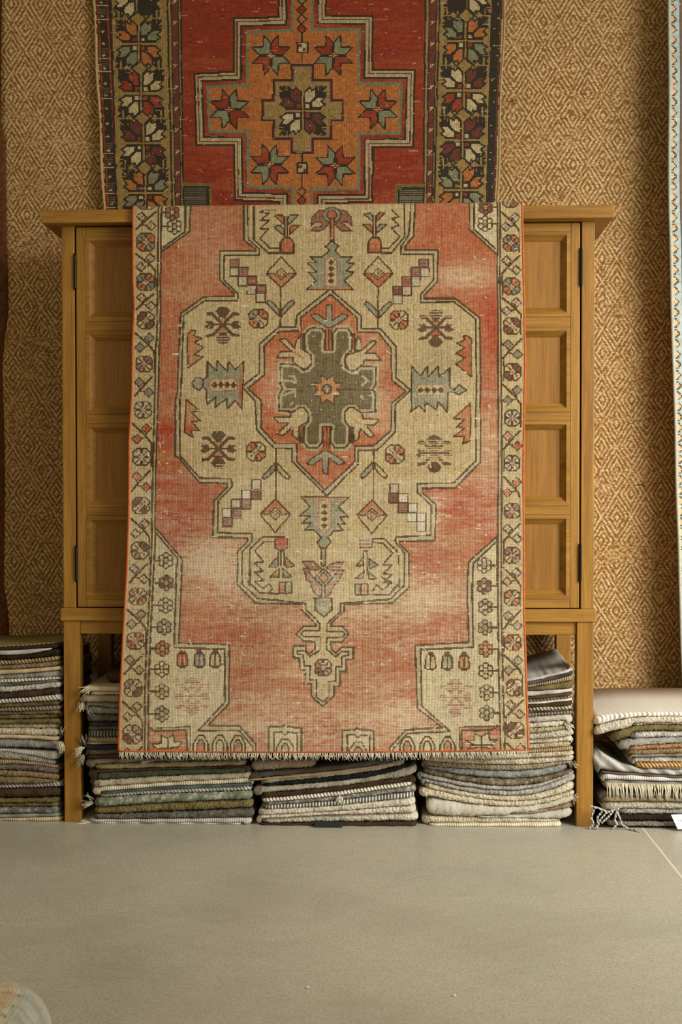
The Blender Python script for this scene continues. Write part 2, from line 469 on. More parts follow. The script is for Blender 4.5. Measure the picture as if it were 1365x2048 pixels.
    li = R3((830, -400), (830, 65), (835, 255), (905, 320), (905, 360), (680, 360), (675, 520), (765, 610), (765, 655), (550, 655), (415, 750), (397, 1250)) + \
        R5((390, 60), (390, 425), (520, 572), (727, 578), (728, 630), (640, 720), (635, 927), (858, 935), (860, 985), (795, 1050), (795, 1265)) + \
        R7((825, 90), (930, 185)) + F2((290, 60), (285, 170), (420, 290), (540, 430), (540, 550), (250, 550), (195, 600), (250, 655), (540, 660), (540, 890), (350, 1015), (270, 900), (130, 905), (130, 960), (235, 980), (260, 1165), (365, 1175), (360, 1420), (480, 1430), (470, 1720), (590, 1820))
    ro = R4((620, -400), (620, 55), (610, 235), (555, 300), (555, 325), (770, 325), (765, 530), (678, 620), (680, 640), (880, 640), (1040, 765), (1047, 1250)) + \
        R6((1045, 60), (1045, 470), (880, 637), (665, 640), (665, 665), (755, 745), (750, 980), (520, 985), (520, 1000), (580, 1060), (580, 1280)) + \
        R8((575, 120), (470, 215)) + F2((975, 75), (970, 190), (740, 410), (735, 465), (940, 470), (1050, 605), (930, 745), (730, 750), (740, 880), (820, 950), (930, 835), (1135, 835), (1130, 1055), (1000, 1060), (1010, 1275), (890, 1275), (900, 1530), (790, 1535), (790, 1700), (580, 1900))
    ri = R4((590, -400), (590, 55), (580, 225), (530, 300), (528, 355), (740, 352), (740, 520), (655, 615), (655, 665), (875, 662), (1015, 775), (1020, 1250)) + \
        R6((1016, 60), (1015, 460), (870, 605), (635, 608), (635, 665), (725, 750), (722, 945), (495, 955), (490, 985), (550, 1060), (550, 1280)) + \
        R8((545, 100), (460, 190)) + F2((905, 60), (905, 200), (665, 420), (660, 560), (940, 560), (990, 605), (930, 665), (660, 670), (650, 870), (820, 1015), (920, 920), (1050, 920), (1050, 985), (930, 1010), (930, 1185), (820, 1195), (820, 1440), (700, 1450), (700, 1720), (590, 1820))
    c.poly(lo + ro[::-1], LINE); c.poly(li + ri[::-1], CREAM)
    for L in (lo, ro): c.line(L, 3.7, DK)
    for L in (li, ri): c.line(L, 3.4, DK)
    # third outline of the four cartouches, zigzags
    S = zm(480, 410, 8.533); T = zm(500, 1040, 10.5)
    for L in (S((240, 0), (240, 590), (490, 820), (690, 820)), R4((550, -60), (550, 65), (550, 240), (465, 345), (400, 345)),
              T((520, 355), (270, 355), (0, 610)) + R5((845, 1050), (845, 1270)) + R7((865, 75), (945, 150), (1065, 155)),
              R6((260, 965), (420, 968), (515, 1060), (515, 1280)) + R8((510, 90), (455, 160), (310, 158))): c.line(L, 3.4, DK)
    for L in (S((620, 90), (410, 90), (340, 130), (500, 140), (350, 265), (500, 260), (350, 405), (490, 410), (345, 570), (520, 740), (690, 740)),
              R4((470, 65), (515, 110), (470, 120), (515, 165), (465, 180), (520, 240), (450, 312), (400, 315)),
              T((520, 460), (300, 455), (100, 650), (290, 880), (100, 895), (280, 1080), (100, 1085), (290, 1270), (100, 1290), (280, 1440), (400, 1340), (480, 1440), (420, 1510)),
              R6((340, 993), (410, 995), (475, 1060), (410, 1135), (470, 1140), (410, 1195), (470, 1198), (415, 1250), (470, 1260)) + R8((400, 45), (470, 80), (410, 130), (370, 95), (345, 135))):
        c.line(L, 3.2, DK)
    # pots, leaves and stalks
    def leaf(P, f): c.shape(P, f, DK, 2.8)
    c.shape(S((690, 820), (690, 640), (760, 560), (860, 560), (920, 640), (920, 820)), SAL, DK, 3.6)
    leaf(S((600, 185), (720, 165), (760, 260), (745, 330)), SAL); leaf(S((1000, 175), (860, 170), (815, 240), (830, 340)), GREY)
    leaf(S((580, 370), (690, 345), (750, 420), (750, 530)), GREY); leaf(S((1040, 345), (900, 345), (845, 400), (850, 500)), SAL)
    for x in (770, 805): c.line(S((x, 200), (x, 550)), 2.8, DK)
    c.shape(R4((315, 343), (315, 275), (335, 248), (385, 245), (397, 270), (397, 343)), SAL, DK, 3.6)
    leaf(R4((285, 90), (330, 85), (345, 110), (345, 140)), GREY); leaf(R4((425, 85), (385, 80), (370, 110), (370, 140)), SAL)
    leaf(R4((280, 160), (325, 155), (340, 180), (345, 220)), SAL); leaf(R4((435, 160), (395, 155), (375, 180), (370, 215)), GREY)
    for x in (350, 362): c.line(R4((x, 100), (x, 240)), 2.8, DK)
    c.shape(T((530, 360), (790, 355), (795, 560), (700, 640), (620, 640), (535, 580)), RED, DK, 3.2)
    leaf(T((580, 770), (400, 980), (560, 1000), (600, 920)), BLUE); leaf(T((760, 780), (940, 970), (780, 1000), (740, 930)), SAL)
    leaf(T((620, 1010), (420, 1200), (610, 1200)), SAL); leaf(T((690, 1010), (890, 1195), (700, 1210)), GREY)
    for x in (600, 655, 715): c.line(T((x, 660), (x + 5, 960)), 2.8, DK)
    c.shape(T((610, 1310), (745, 1320), (745, 1540), (610, 1540)), SAL, DK, 3); c.shape(T((745, 1320), (885, 1320), (885, 1540), (745, 1545)), GREY, DK, 3)
    c.shape(R6((262, 965), (345, 965), (340, 1020), (300, 1050), (262, 1030)), ROSE, BROWN, 2.6); dash(c, 719, 745, 1076, 1100, PALE, 7, 3)
    leaf(R6((285, 1085), (235, 1145), (280, 1140)), SAL); leaf(R6((320, 1095), (380, 1140), (325, 1160)), GREY)
    leaf(R6((290, 1180), (230, 1225), (280, 1225)), GREY); leaf(R6((315, 1180), (370, 1225), (320, 1228)), SAL)
    for x in (285, 308): c.line(R6((x, 1060), (x + 2, 1190)), 2.6, DK)
    c.shape(R6((230, 1260), (265, 1262), (265, 1330), (230, 1330)), GREY, DK, 3); c.shape(R6((267, 1262), (312, 1262), (312, 1332), (267, 1330)), SAL, DK, 3)
    # diamonds on stalks and forked leaves
    for (x, yt, yb, up) in ((563, 513, 575, True), (757, 513, 575, True), (551, 998, 1066, False), (744.5, 1000, 1068, False)):
        m = (yt + yb) / 2; h = (yb - yt) / 2; sgn = 1 if up else -1

        def D(*p): return [(x + u, m + sgn * v * h) for u, v in p]
        c.shape(D((0, -1), (14, -.45), (20, -.3), (26, -.05), (30, .12), (0, 1), (-30, .12), (-26, -.05), (-20, -.3), (-14, -.45)), CREAM, DK, 3)
        c.poly(D((-28, .16), (-14, .10), (0, .55), (14, .10), (28, .16), (0, .95)), SAL)
        c.line(D((-28, .12), (-15, .08), (0, .5), (15, .08), (28, .12)), 2.6, DK); c.line(D((-28, .14), (0, 1), (28, .14)), 3, DK)
        c.dia(x, m + sgn * .05 * h, 10, 9, CREAM, BROWN, 2.4); c.dia(x, m + sgn * .05 * h, 5, 4.5, SAL if up else RED)
    for (x, y0, y1, ya, s) in ((561.5, 575, 655, 628, -1), (757, 575, 657, 631, -1), (552.5, 897, 998, 931, 1), (748, 899, 1000, 929, 1)):
        for d in (-1, 1):
            P = [(x + d * 2, ya - s * 5), (x + d * 20, ya + s * 14), (x + d * 28, ya + s * 22), (x + d * 24, ya + s * 28), (x + d * 14, ya + s * 22), (x + d * 2, ya + s * 8)]
            c.shape(P, GREY if s < 0 or d < 0 else CREAM, DK, 2.8)
        c.line([(x, y0), (x - .5, y1)], 3.2, DK)
    # checker steps
    def steps(f, L, a=18.0):
        for (px, py, k) in L:
            (x, y), = f((px, py)); cc = {'d': ROSE, 'l': PALE, 'm': lin((150, 104, 90)), 'k': MAR, 'w': lin((200, 192, 172))}[k]
            c.rect(x - a / 2, y - a / 2, x + a / 2, y + a / 2, cc, DK, 2.4)
            if k in 'dm': dash(c, x - a / 2, x + a / 2, y - a / 2 + 3, y + a / 2 - 2, MAR, 5.2, 1.6)
    steps(R3, [(745, 412, 'd'), (745, 467, 'l'), (803, 470, 'd'), (798, 528, 'l'), (860, 525, 'd'), (855, 583, 'l'), (918, 580, 'd'), (915, 637, 'l')])
    steps(R4, [(678, 412, 'm'), (682, 470, 'l'), (622, 470, 'd'), (622, 530, 'l'), (563, 530, 'd'), (567, 590, 'l'), (505, 590, 'k'), (507, 645, 'l')])
    steps(R5, [(885, 615, 'l'), (885, 685, 'k'), (820, 680, 'w'), (820, 743, 'm'), (755, 740, 'l'), (760, 803, 'm'), (695, 800, 'w'), (700, 860, 'm')])
    steps(R6, [(483, 640, 'l'), (478, 703, 'k'), (542, 703, 'w'), (538, 765, 'm'), (605, 765, 'w'), (598, 828, 'w'), (662, 828, 'w'), (662, 888, 'w')])
    # serrated red leaves along the flanks
    for f, P in ((R3, ((440, 1090), (437, 870), (465, 848), (495, 850), (480, 880), (535, 900), (485, 925), (543, 960), (482, 1005), (540, 1020), (445, 1090))),
                 (R5, ((430, 60), (520, 135), (465, 145), (525, 200), (465, 205), (520, 265), (460, 265), (480, 310), (420, 275))),
                 (R4, ((985, 1150), (985, 900), (955, 880), (933, 885), (945, 910), (890, 930), (942, 960), (885, 997), (945, 1025), (885, 1065))),
                 (R6, ((980, 85), (870, 185), (945, 190), (890, 240), (942, 250), (872, 300), (945, 300), (928, 352), (978, 330)))):
        c.shape(f(*P), SAL, DK, 3.0)
    # ---- inner medallion
    o = R3((1360, 585), (1150, 750), (1145, 825), (1035, 825), (908, 935), (908, 1125), (795, 1212)) + R5((880, 75), (890, 260), (1005, 378), (1118, 380), (1120, 465), (1330, 672)) + \
        R6((45, 690), (250, 480), (250, 393), (375, 390), (492, 270), (490, 95), (592, 0)) + R4((495, 1155), (495, 950), (392, 835), (272, 835), (270, 755), (70, 582))
    i = R3((1362, 622), (1178, 762), (1178, 850), (1035, 855), (940, 947), (940, 1137), (830, 1225)) + R5((920, 68), (920, 248), (1015, 350), (1150, 350), (1152, 465), (1330, 648)) + \
        R6((20, 662), (225, 470), (230, 365), (352, 360), (465, 262), (467, 88), (560, 10)) + R4((467, 1170), (463, 965), (382, 862), (245, 860), (243, 768), (70, 612))
    c.poly(o, LINE); c.poly(i, SAL); c.line(o, 3.6, DK, True); c.line(i, 3.6, DK, True)
    Z = zm(540, 640, 5.6875)
    body = Z((400, 340), (395, 170), (440, 110), (480, 90), (590, 95), (630, 150), (620, 340), (712, 340), (720, 150), (765, 95), (890, 95), (930, 160), (932, 340), (870, 400), (850, 450), (860, 540), (930, 577), (985, 570), (1030, 525), (1210, 532), (1200, 750), (1170, 790), (1200, 830), (1200, 1045), (1000, 1052), (960, 1000), (900, 1000), (850, 1050), (850, 1140), (908, 1215), (900, 1400), (860, 1452), (740, 1455), (692, 1390), (700, 1215), (600, 1215), (600, 1390), (540, 1455), (430, 1450), (385, 1390), (390, 1215), (440, 1150), (437, 1060), (390, 1000), (330, 1000), (280, 1045), (100, 1033), (110, 830), (150, 780), (120, 730), (125, 500), (310, 508), (370, 565), (430, 560), (475, 500), (475, 420))
    c.poly(body, GRN)
    c.line(body, 13, lin((168, 154, 118)), True); c.line(body, 3.4, DK, True)
    for P in (((130, 690), (250, 690), (285, 715), (300, 690), (270, 640), (225, 640)), ((120, 870), (250, 820), (290, 800), (290, 870)), ((1060, 640), (1110, 690), (1050, 745)), ((1040, 860), (1060, 900))):
        c.line(Z(*P), 5, lin((168, 154, 118)))
    c.line(Z((160, 785), (300, 785)), 3, lin((168, 154, 118))); c.line(Z((800, 790), (1165, 795)), 2, DK)
    birds = [((375, 335), (470, 400), (475, 500), (400, 565), (330, 530), (265, 480), (268, 425), (80, 428), (120, 360), (250, 358), (105, 225), (180, 212), (285, 320), (300, 240), (350, 178)),
             ((1035, 345), (870, 400), (855, 480), (900, 570), (965, 575), (1065, 500), (1070, 455), (1265, 457), (1200, 380), (1090, 378), (1220, 250), (1165, 235), (1045, 345), (1040, 230), (1000, 188), (965, 340)),
             ((390, 1000), (440, 1060), (437, 1150), (335, 1215), (322, 1365), (258, 1312), (255, 1222), (150, 1312), (80, 1300), (215, 1170), (100, 1168), (40, 1105), (235, 1105), (240, 1060), (330, 1000)),
             ((900, 1000), (960, 1000), (1050, 1060), (1062, 1125), (1245, 1128), (1200, 1192), (1090, 1192), (1190, 1312), (1140, 1338), (1030, 1232), (1010, 1350), (960, 1385), (950, 1222), (905, 1215), (850, 1140), (850, 1050))]
    for P in birds: c.shape(Z(*P), CREAM, DK, 3.2)
    c.line(Z((270, 360), (370, 430)), 5, SAL); c.line(Z((975, 1150), (1030, 1180)), 5, SAL)
    for (x0, x1, y0, y1) in ((630, 705, 110, 335), (605, 690, 1220, 1460), (350, 392, 160, 330), (935, 975, 160, 335), (335, 380, 1225, 1400), (912, 950, 1225, 1400)):
        c.poly(Z((x0, y0), (x1, y0), (x1, y1), (x0, y1)), SAL)
        for x in (x0 + 3, (x0 + x1) / 2, x1 - 3): c.line(Z((x, y0), (x, y1)), 2.6, DK)
    c.shape(Z(*[(655 + (185 if k % 2 == 0 else 112) * math.cos(PI / 8 * (2 * k + 1) / 1.0 * 1.0 if False else PI * k / 8 + PI / 8), 790 + (185 if k % 2 == 0 else 112) * math.sin(PI * k / 8 + PI / 8)) for k in range(16)]), lin((176, 112, 62)), DK, 2.8)
    c.ell(655, 0, 0.1, 0.1, DK)
    (sx, sy), = Z((652, 787)); c.ell(sx, sy, 9.5, 9.5, GRN, DK, 2.6)
    c.line([(sx - 6, sy), (sx + 6, sy)], 2.2, PALE); c.line([(sx, sy - 6), (sx, sy + 6)], 2.2, PALE)
    # tridents in the two tips
    for (x, yb, s) in ((659, 655, 1), (652, 902, -1)):
        P = [(x - 5, yb), (x - 30, yb - s * 16), (x - 38, yb - s * 26), (x - 26, yb - s * 28), (x - 6, yb - s * 14), (x - 6, yb - s * 44), (x + 4, yb - s * 46), (x + 6, yb - s * 14), (x + 26, yb - s * 28), (x + 39, yb - s * 24), (x + 30, yb - s * 16), (x + 5, yb)]
        c.shape(P, GREY, DK, 2.8)
    # ---- crested grey shields (four), with the winged crown and stalk above and below
    U = zm(380, 700, 7.879)
    c.shape(U((275, 420), (275, 180), (420, 330), (430, 170), (590, 340), (610, 180), (715, 310), (850, 180), (820, 930), (715, 800), (590, 920), (590, 760), (400, 900), (405, 740), (265, 870), (265, 640), (215, 580), (215, 470)), GREY, DK, 3.2)
    c.line(U((800, 250), (790, 860)), 4, SAL)
    c.shape(U((340, 460), (700, 450), (760, 530), (740, 640), (350, 645), (285, 560)), CREAM, ROSE, 2.2)
    for k in range(4): c.dia(*U((390 + 100 * k, 550))[0], 6.5, 7.5, BROWN)
    c.line(U((330, 550), (760, 550)), 2, BROWN)
    c.shape(U((30, 520), (100, 430), (170, 430), (215, 500), (190, 590), (150, 635), (80, 610)), GREY, DK, 2.8)
    c.shape(R4((597, 1360), (597, 1080), (655, 1145), (700, 1080), (705, 1150), (770, 1080), (775, 1150), (845, 1092), (845, 1215), (875, 1235), (905, 1200), (955, 1235), (905, 1265), (875, 1250)) +
            R6((835, 15), (830, 145), (770, 75), (760, 130), (690, 80), (685, 140), (645, 100), (590, 145)), GREY, DK, 3.2)
    c.shape(R4((640, 1200), (800, 1200), (825, 1235), (800, 1265), (640, 1268), (620, 1235)), CREAM, ROSE, 2.2)
    for k in range(4): c.dia(*R4((655 + 45 * k, 1236))[0], 6.5, 7, DK)
    V = zm(590, 405, 9.1)
    c.shape(V((210, 1590), (390, 1420), (250, 1270), (400, 1265), (230, 1100), (400, 1095), (280, 985), (500, 985), (640, 880), (560, 800), (680, 700), (800, 790), (730, 880), (840, 990), (1040, 990), (940, 1100), (1080, 1105), (940, 1250), (1080, 1265), (900, 1425), (1070, 1590)), GREY, DK, 3.0)
    c.line(V((300, 1565), (1000, 1565)), 3.4, SAL)
    c.shape(V((560, 1530), (555, 1060), (660, 980), (770, 1060), (770, 1530)), CREAM, ROSE, 2.2)
    for k in range(4): c.dia(*V((665, 1090 + 112 * k))[0], 7, 6, BROWN)
    c.shape(V((580, 130), (440, 150), (320, 260), (290, 430), (380, 360), (490, 365), (490, 430), (350, 450), (290, 520), (500, 510), (620, 400)), lin((134, 88, 66)), BROWN, 2.6)
    c.shape(V((790, 130), (940, 160), (1020, 260), (1050, 430), (960, 350), (860, 365), (930, 430), (1045, 515), (850, 515), (750, 420)), lin((134, 88, 66)), BROWN, 2.6)
    c.ell(*V((675, 225))[0], 18, 15, GREY, DK, 2.6); c.ell(*V((675, 225))[0], 10, 9, SAL, DK, 2.6)
    c.shape(V((645, 300), (710, 300), (710, 690), (645, 690)), SAL, DK, 3.0)
    W = zm(575, 980, 8.533)
    c.shape(W((230, 110), (1050, 128), (870, 290), (1040, 455), (900, 460), (990, 575), (860, 580), (960, 690), (800, 695), (690, 820), (750, 890), (650, 1000), (570, 990), (510, 890), (590, 820), (460, 690), (290, 685), (410, 570), (240, 570), (400, 440), (210, 438), (390, 290)), GREY, DK, 3.0)
    c.line(W((290, 140), (980, 150)), 3.2, SAL)
    c.shape(W((520, 180), (740, 180), (740, 640), (630, 740), (525, 640)), CREAM, ROSE, 2.2)
    for k in range(4): c.dia(*W((635, 280 + 108 * k))[0], 7, 6, BROWN)
    c.shape(W((585, 1000), (655, 1000), (655, 1290), (585, 1290)), lin((150, 124, 84)), DK, 3.0)
    c.shape(W((260, 1220), (460, 1225), (530, 1300), (580, 1340), (480, 1370), (270, 1330), (300, 1420), (330, 1540), (390, 1560), (430, 1700), (500, 1800), (590, 1820), (590, 1640), (450, 1500)), lin((138, 90, 74)), BROWN, 2.6)
    c.shape(W((970, 1225), (790, 1240), (660, 1330), (780, 1370), (970, 1355), (910, 1500), (880, 1550), (780, 1660), (730, 1790), (640, 1820), (640, 1640), (770, 1500)), lin((150, 104, 88)), BROWN, 2.6)
    dash(c, 660, 688, 1130, 1185, PALE, 7, 2)
    c.dia(*W((620, 1500))[0], 18, 19, GREY, DK, 2.6); c.dia(*W((620, 1500))[0], 10, 11, SAL, DK, 2.4)
    c.line(W((615, 1640), (620, 1830)), 4, GREY)
    c.shape(W((470, 1840), (760, 1840)) + F2((750, 180), (610, 300), (455, 180)), GREY, DK, 3.4)
    # small flowers scattered on the ground
    for x, y in ((446, 649), (437, 897)): lily(c, x, y, 1.0, lin((92, 70, 50)), SAL)
    for x, y in ((872, 655), (869, 906)): lily(c, x, y, 1.0, lin((100, 76, 56)), SAL)
    dash(c, 452 - 20, 452 + 10, 925, 940, CREAM, 4.4, 1.5); dash(c, 840, 905, 880, 925, CREAM, 4.6, 1.6); dash(c, 840, 905, 623, 650, CREAM, 5, 1.4); dash(c, 430, 458, 672, 690, CREAM, 5, 1.2)
    for x, y, q in ((517, 637, (GREY, SAL, CREAM, SAL)), (512, 903, (SAL, CREAM, SAL, CREAM)), (798.5, 640, (SAL, CREAM, SAL, CREAM)), (790, 909, (CREAM, SAL, CREAM, SAL)), (647, 1335.5, (RED, PALE, ROSE, MAR))):
        rosette(c, x, y, 18.5 if y < 1300 else 16.5, q)
    # ---- borders: rosettes, zigzag vine, paired buds
    for side in (0, 1):
        ys = [400, 484, 564.5, 641, 728, 819.5, 914, 1011, 1101, 1193, 1282, 1376, 1469, 1560] if side == 0 else [400, 486.5, 573, 652, 743.6, 836, 926, 1022, 1110.7, 1196, 1285, 1375, 1461, 1550]
        Lq = [(CREAM, ROSE, CREAM, ROSE), (BLUE, SAL, BLUE, SAL), (BLUE, SAL, BLUE, SAL), (MAR, CREAM, MAR, CREAM), (CREAM, ROSE, CREAM, ROSE), (PALE, PALE, CREAM, PALE), (PALE, CREAM, PALE, PALE), (MAR, CREAM, MAR, CREAM), (CREAM, MAR, CREAM, ROSE),
              (SAL, CREAM, SAL, CREAM), (CREAM, SAL, CREAM, RED), (ROSE, CREAM, MAR, CREAM), (CREAM, ROSE, CREAM, MAR), (CREAM,) * 4]
        Rq = [(ROSE, CREAM, ROSE, CREAM), (BLUE, SAL, BLUE, SAL), (BLUE, SAL, BLUE, SAL), (CREAM, MAR, CREAM, MAR), (CREAM, MAR, CREAM, MAR), (PALE,) * 4, (PALE,) * 4, (CREAM, ROSE, CREAM, ROSE), (ROSE, CREAM, ROSE, CREAM),
              (SAL, CREAM, RED, CREAM), (RED, CREAM, RED, CREAM), (MAR, CREAM, MAR, CREAM), (MAR, CREAM, MAR, CREAM), (CREAM,) * 4]
        Bl = [CREAM, PALE, PALE, BLUE, BLUE, SAL, SAL, PALE, PALE, GREY, GREY, CREAM, CREAM]
        Br = [PALE, PALE, PALE, BLUE, BLUE, SAL, SAL, PALE, PALE, GREY, GREY, CREAM, CREAM]

        def ext(y):
            if side == 0: return EDGE_L(y) + 4.5, np.interp(y, [p[1] for p in gl1], [p[0] for p in gl1]) - 4
            return np.interp(y, [p[1] for p in gr2], [p[0] for p in gr2]) + 4, EDGE_R(y) - 4.5
        for k in range(len(ys)):
            y = ys[k]; a, b = ext(y); m = (a + b) / 2; r = min(18.5, (b - a) / 2 - 2)
            rosette(c, m, y, r, (Lq if side == 0 else Rq)[k])
            if k + 1 >= len(ys): break
            y2 = ys[k + 1]; mid = (y + y2) / 2; h = (y2 - y)
            a, b = ext(mid); m = (a + b) / 2
            s = (-1 if k % 2 == 0 else 1) * (1 if side == 0 else -1)   # s=1: falls to the right
            xa, xb = (a, b - 2) if s > 0 else (b - 2, a)
            c.line([(xa, mid - 0.21 * h), (m + s * 6, mid + 0.04 * h), (m + s * 10, mid + 0.09 * h), (xb, mid + 0.20 * h)], 4.4, DK)
            c.line([(m + s * 8, mid + 0.08 * h), (m - s * 4, mid + 0.12 * h)], 3, DK); c.line([(m + s * 7, mid + 0.05 * h), (m + s * 10, mid - 0.04 * h)], 3, DK)
            f = (Bl if side == 0 else Br)[k]
            for (bx, by) in ((m + s * 9, mid - 0.10 * h), (m - s * 10, mid + 0.12 * h)):
                c.dia(bx, by, 10, 9.5, f, DK, 2.4)
                c.dia(bx, by, 2.6, 2.6, SAL if k not in (5, 6) else RED)
                if k < 3 or k in (7, 8, 11, 12):
                    c.line([(bx - 6, by + 1), (bx - 1, by + 6)], 1.8, DK); c.line([(bx + 1, by - 6), (bx + 6, by - 1)], 1.8, DK)
            if k % 2 == (0 if side == 1 else 1): c.line([(b - 1, mid + 0.2 * h), (b - 1, ys[k + 1] + 0.2 * h)], 2.6, DK)
            elif side == 1: c.line([(a + 1, mid + 0.2 * h), (a + 1, ys[k + 1] + 0.2 * h)], 2.6, DK)
    for g in (gl1, gl2, gr1, gr2): c.line(g, 3.6, DK)
    # ---- dye and wear: abrash of the red ground, worn bands where the ground threads show
    H, Wd = c.H, c.W
    X = c.X[None, :]; Y = c.Y[:, None]
    sat = c.A[:, :, 0] / (c.A[:, :, 2] + 0.02)
    isred = (np.abs(c.A - FIELD).sum(-1) < 0.004) | (np.abs(c.A - SAL).sum(-1) < 0.004)
    ab = 0.36 * vnoise(H, Wd, 44, 14, 1) + 0.40 * vnoise(H, Wd, 20, 11, 2) + 0.40 * vnoise(H, Wd, 240, 90, 3)

    def blob(L):
        o = np.zeros((H, Wd))
        for (x, y, rx, ry, a) in L: o += a * np.exp(-((X - x) / rx) ** 2 - ((Y - y) / ry) ** 2)
        return o
    red = blob([(335, 868, 30, 26, 1.1), (330, 1000, 50, 40, .6), (345, 1060, 45, 30, .8), (335, 960, 30, 16, .6), (470, 1275, 110, 25, .55), (900, 1000, 90, 60, .55), (985, 640, 25, 60, .7), (1000, 690, 20, 40, .5), (610, 660, 25, 20, .6),
                (560, 1480, 80, 25, .5), (880, 1250, 60, 30, .4), (740, 1260, 40, 20, .4), (850, 1420, 60, 40, .35), (500, 1350, 80, 60, .3), (690, 1455, 60, 30, .5), (370, 1130, 30, 20, .2), (980, 1060, 30, 50, .3), (440, 1000, 60, 40, .3), (870, 1130, 60, 40, .3)])
    tan = blob([(430, 520, 60, 60, .25), (920, 555, 70, 26, .8), (640, 520, 50, 50, .0), (975, 900, 30, 70, .6), (420, 1130, 60, 32, .9), (500, 1180, 80, 30, .5), (860, 1190, 90, 40, .7), (870, 1000, 40, 15, .4), (730, 1220, 60, 30, .5),
                (530, 1440, 60, 50, .4), (800, 1440, 90, 40, .6), (600, 1300, 40, 60, .2), (390, 700, 30, 100, .25), (740, 700, 30, 60, .3), (760, 830, 40, 60, .3), (420, 470, 60, 40, .15)])
    kn = np.repeat(np.repeat(np.random.RandomState(77).normal(0, 1, (H // 3 + 1, Wd // 3 + 1)), 3, 0), 3, 1)[:H, :Wd]
    t = np.clip(ab + red * 0.72 - tan * 0.50 - 0.60 + kn * 0.13, -0.6, 0.75)
    R2 = lin((164, 56, 30)); T2 = lin((184, 146, 102))
    up = np.clip(t, 0, 1)[..., None] * 1.35; dn = np.clip(-t, 0, 1)[..., None] * 1.5
    var = c.A * (1 - np.clip(up, 0, 1)) + R2 * np.clip(up, 0, 1)
    var = var * (1 - np.clip(dn, 0, 1)) + T2 * np.clip(dn, 0, 1)
    c.A = np.where(isred[..., None], var, c.A)
    wr = 0.12 + tan * 0.66 + 0.35 * (vnoise(H, Wd, 90, 10, 8) - 0.4) * (Y > 780) + 0.18 * (Y > 950) + blob([(858, 1030, 25, 30, .9), (500, 1010, 40, 40, .5), (545, 770, 20, 50, .3), (720, 760, 60, 60, .25), (600, 770, 60, 60, .25), (900, 800, 40, 50, .3), (600, 1200, 300, 80, .2), (640, 1450, 330, 60, .3), (430, 1110, 90, 26, .6), (420, 1138, 60, 12, .5), (770, 1150, 60, 30, .3)])
    c.wear = np.clip(wr * (0.35 + 0.9 * vnoise(H, Wd, 420, 60, 12) + 0.22 * kn), 0, .9)
    c.wear *= np.where(c.A.sum(-1) < 0.35, 0.35, 1.0)
    c.A *= (0.93 + 0.14 * vnoise(H, Wd, 12, 9, 21))[..., None]
    # scuffs: short bare bits of the white ground
    rs = random.Random(31)
    for _ in range(420):
        y = 420 + 1085 * rs.random() ** .62; x = 270 + 770 * rs.random(); l = 2 + 9 * rs.random() ** 2; a = rs.choice((0, 0, 0, .6, -.7, 1.3))
        c.line([(x, y), (x + l * math.cos(a), y + l * math.sin(a))], 1.2 + 1.4 * rs.random(), lin((212, 196, 164)))
    # old stains on the ground
    st = blob([(880, 725, 60, 35, .20), (500, 500, 60, 60, .06), (760, 770, 60, 40, .10)])
    c.A *= (1 - np.clip(st, 0, .4))[..., None]
    return c


_el = [(285, 268.5), (418, 267.5), (492, 267.3), (560, 267.5), (615, 270), (683, 266.6), (790, 265), (844, 261.6), (878, 259.6), (950, 259.3), (1032, 258.5), (1141, 255), (1223, 250.3), (1312, 245.7), (1408, 241), (1503, 238.5), (1520, 238)]
_er = [(285, 1043), (410, 1043.5), (492, 1045.5), (683, 1049), (730, 1049.6), (817, 1047.6), (953, 1046.2), (1032, 1047), (1223, 1047.3), (1312, 1050.3), (1421, 1053.7), (1503, 1056.3), (1520, 1056.6)]


def EDGE_L(y): return np.interp(y, [p[0] for p in _el], [p[1] for p in _el])
def EDGE_R(y): return np.interp(y, [p[0] for p in _er], [p[1] for p in _er])
